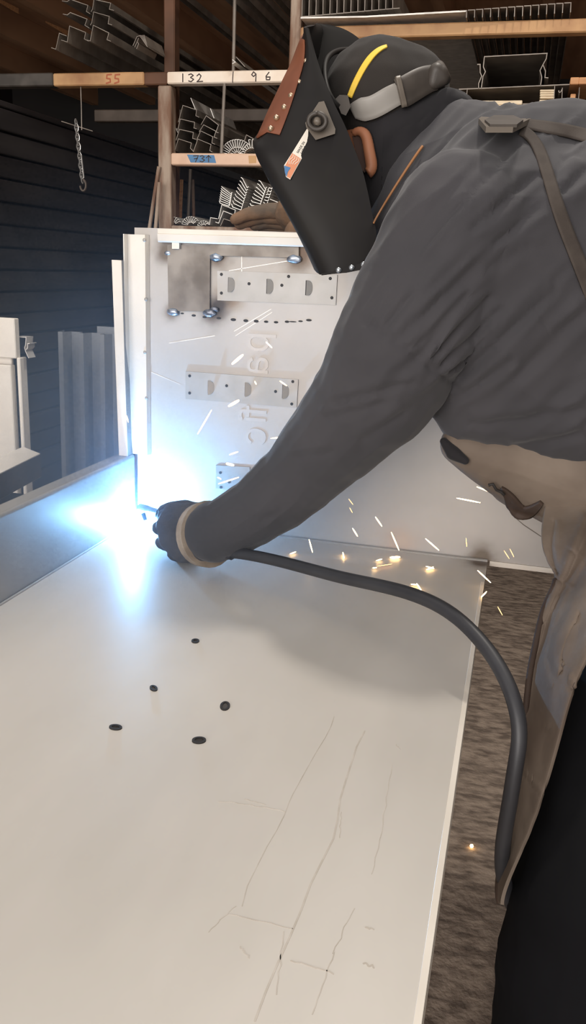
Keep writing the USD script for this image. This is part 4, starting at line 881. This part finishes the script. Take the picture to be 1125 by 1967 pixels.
# ------------------------------------------------------------------ torch and cable
TC = Thing('welding_torch', 'welding torch in the dark glove with a thick black cable running off the plate', 'welding torch', tuple(P(330, 1000, 1.56)))
t0, t1 = P(270, 975, 1.65), P(306, 984, 1.575)
TC.part('nozzle', tube(np.array([t0, t0 * .6 + t1 * .4, t0 * .55 + t1 * .45, t1]), [.0078, .0078, .0062, .0062], 16), L['brass'], smooth=30)
TC.part('contact_tip', tube(np.array([P(274, 986, 1.645), P(279, 999, 1.647)]), [.0052, .0040], 10), L['rubber'], smooth=30)
TC.part('handle', tube(spline(np.array([t1, P(345, 1012, 1.54), P(400, 1045, 1.455), P(446, 1062, 1.41)]), 20), .0125, 12), L['rubber'], smooth=True)
cb = [(446, 1062, 1.41), (490, 1068, 1.375), (560, 1084, 1.33), (660, 1110, 1.25), (770, 1135, 1.165), (850, 1168, 1.11), (905, 1212, 1.07), (950, 1268, 1.035), (983, 1335, 1.005), (997, 1405, .99), (990, 1470, .99), (978, 1545, 1.0), (966, 1620, 1.015), (966, 1680, 1.03), (985, 1740, 1.07), (1010, 1850, 1.16)]
TC.part('cable', tube(spline(np.array([P(*c) for c in cb]), 90), .0093, 14), L['rubber'], smooth=True, label='thick black cable')

# ------------------------------------------------------------------ arc, smoke and sparks
AP = np.array([.016, -.058, .016])
solo('welding_arc', trimesh.Trimesh(*(lambda s: (s.vertices * .005 + AP, s.faces))(trimesh.creation.icosphere(2)), process=False), emitter('arc_glow', (0.25, 0.57, 1.0), 14000.0), 'blinding blue-white welding arc at the box corner beside the torch nozzle', 'welding arc')
sm_n = {'g': ('geometry', {}), 'm': ('mapping', {'mapping_type': 'point', 'location': tuple(float(-v / .75) for v in AP), 'scale': (1 / .75,) * 3}), 'gr': ('gradient_texture', {'gradient_type': 'spherical'}),
        'n': ('noise_texture', {'scale': 5.0, 'detail': 3}), 'nr': ('map_range', {'from_min': .3, 'from_max': .7, 'to_min': .6, 'to_max': 1.4}), 'sq': ('math', {'math_type': 'power', 'value2': 2.0}), 'mu': ('math', {'math_type': 'multiply'}), 'mk': ('math', {'math_type': 'multiply', 'value2': 1.05}), 'v': ('principled_volume', {'color': (.5, .70, 1.0), 'anisotropy': 0.0})}
sm_l = [('g.position', 'm.vector'), ('m.vector', 'gr.vector'), ('g.position', 'n.vector'), ('n.fac', 'nr.value'), ('gr.fac', 'sq.value1'), ('sq.value', 'mu.value1'), ('nr.result', 'mu.value2'), ('mu.value', 'mk.value1'), ('mk.value', 'v.density')]
L['smoke'] = usdkit.material(stage, '/World/Looks/weld_smoke', sm_n, sm_l, volume='v.volume')
sph = trimesh.creation.icosphere(4, .74); sph.apply_translation(AP)
solo('welding_smoke', sph, L['smoke'], 'thin bluish welding smoke glowing around the arc', 'smoke', kind='stuff', smooth=True)
zr = lambda q: (500 + q[0] / 1.8, 850 + q[1] / 1.8, 500 + q[2] / 1.8, 850 + q[3] / 1.8)
zl = lambda q: (q[0] * .2933, 430 + q[1] * .2933, q[2] * .2933, 430 + q[3] * .2933)
zm = lambda q: (240 + q[0] * .391, 420 + q[1] * .391, 240 + q[2] * .391, 420 + q[3] * .391)
z8 = lambda q: (400 + q[0] * .1956, 860 + q[1] * .1956, 400 + q[2] * .1956, 860 + q[3] * .1956)
SP = [
 (zr((305, 195, 320, 215)), -.10, 'faint short spark left of the upper pair by the sleeve'), (zr((308, 225, 318, 243)), -.10, 'short bright spark by the sleeve under a faint one'), (zr((318, 296, 336, 325)), -.12, 'thin slanting spark below the sleeve, left of the group'), (zr((397, 257, 420, 290)), -.12, 'bright slanting spark high in the middle of the group over the panel'), (zr((452, 310, 479, 373)), -.14, 'longest bright spark falling to the seam between plate and panel'), (zr((570, 332, 617, 373)), -.12, 'long diagonal spark right of the middle, over the back panel'),
 (zr((677, 192, 760, 208)), -.10, 'long nearly level spark flying toward the apron'), (zr((747, 153, 808, 176)), -.10, 'level spark just below the apron'), (zr((773, 125, 799, 132)), -.10, 'short spark touching the lower edge of the apron'), (zr((168, 335, 180, 380)), -.12, 'upright spark just right of the forearm'), (zr((750, 442, 796, 485)), -.15, 'diagonal spark at the far right corner of the bottom plate'), (zr((763, 535, 782, 515)), -.2, 'spark on the right edge of the bottom plate'),
 (zr((102, 386, 122, 378)), 'z', 'star-like spark on the plate nearest the forearm'), (zr((400, 409, 420, 403)), 'z', 'short bright spark on the plate left of the seam spark'), (zr((448, 398, 482, 396)), 'z', 'thick bright spark landed below the seam'), (zr((387, 434, 402, 433)), 'z', 'round bright spark on the plate above the cable'), (zr((402, 428, 455, 420)), 'z', 'faint level streak on the plate above the cable'), (zr((520, 490, 540, 492)), 'z', 'left half of the bent spark touching the cable'), (zr((540, 488, 556, 512)), 'z', 'right half of the bent spark touching the cable'), (zr((572, 428, 600, 436)), 'z', 'crossed spark on the plate right of the seam spark'), (zr((574, 440, 598, 430)), 'z', 'second stroke of the crossed spark on the plate'), (zr((285, 380, 289, 400)), 'z', 'tiny upright spark on the plate by the seam'),
 (zr((710, 330, 713, 360)), -.05, 'faint upright spark near the weld tack'), (zr((842, 374, 860, 402)), -.05, 'left faint spark of the pair right of the weld tack'), (zr((862, 368, 876, 396)), -.05, 'right faint spark of the pair right of the weld tack'), (zr((820, 568, 836, 597)), -.25, 'thin faint spark over the concrete floor'),
 (zl((870, 1290, 905, 1485)), -.05, 'long pale spark leaping beside the channel foot'), (zl((828, 1255, 840, 1300)), -.05, 'short spark on the channel edge'),
 (zm((525, 715, 580, 668)), -.06, 'thick glowing spark high on the panel left of the letters'), (zm((508, 922, 560, 892)), -.06, 'thick glowing spark below the middle strip'), (zm((692, 605, 722, 635)), -.06, 'spark across the first embossed letter'), (zm((760, 797, 795, 822)), -.06, 'spark over the right tab of the middle strip'), (zm((715, 1080, 782, 1073)), -.06, 'level spark by the sleeve under the last letter'), (zm((513, 1160, 555, 1145)), -.06, 'small spark above the low strip'), (zm((497, 1203, 535, 1212)), -.06, 'bright oval spark on top of the low strip'), (zm((357, 1058, 425, 940)), -.06, 'long thin spark shooting up and right from the arc'), (zm((872, 903, 895, 898)), -.06, 'tiny spark at the sleeve edge under the middle strip'), (zm((636, 798, 645, 815)), -.06, 'tiny spark on the middle strip'),
 (z8((100, 355, 300, 290)), -.06, 'long bright spark across the low strip'), (z8((90, 290, 125, 310)), -.06, 'short spark at the left end of the low strip'), ((904, 1623, 907, 1627), 'f', 'single ember on the concrete floor')]
for (q, dep, lab) in SP:
    a_, b_ = (q[0], q[1]), (q[2], q[3])
    if dep == 'z': p0, p1 = onz(*a_, .004), onz(*b_, .004)
    elif dep == 'f': p0, p1 = onz(*a_, FLOOR + .006), onz(*b_, FLOOR + .006)
    else: p0, p1 = ony(*a_, dep), ony(*b_, dep)
    faint = 'faint' in lab; r = .0007 if faint else (.0026 if ('thick' in lab or 'oval' in lab) else .0013)
    if dep == 'f': r = .0045
    solo('spark', tube(np.linspace(p0, p1, 6), np.array([.55, .9, 1, 1, .9, .55]) * r, 8), L['sparkdim'] if faint else L['spark'], lab, 'spark', smooth=True)
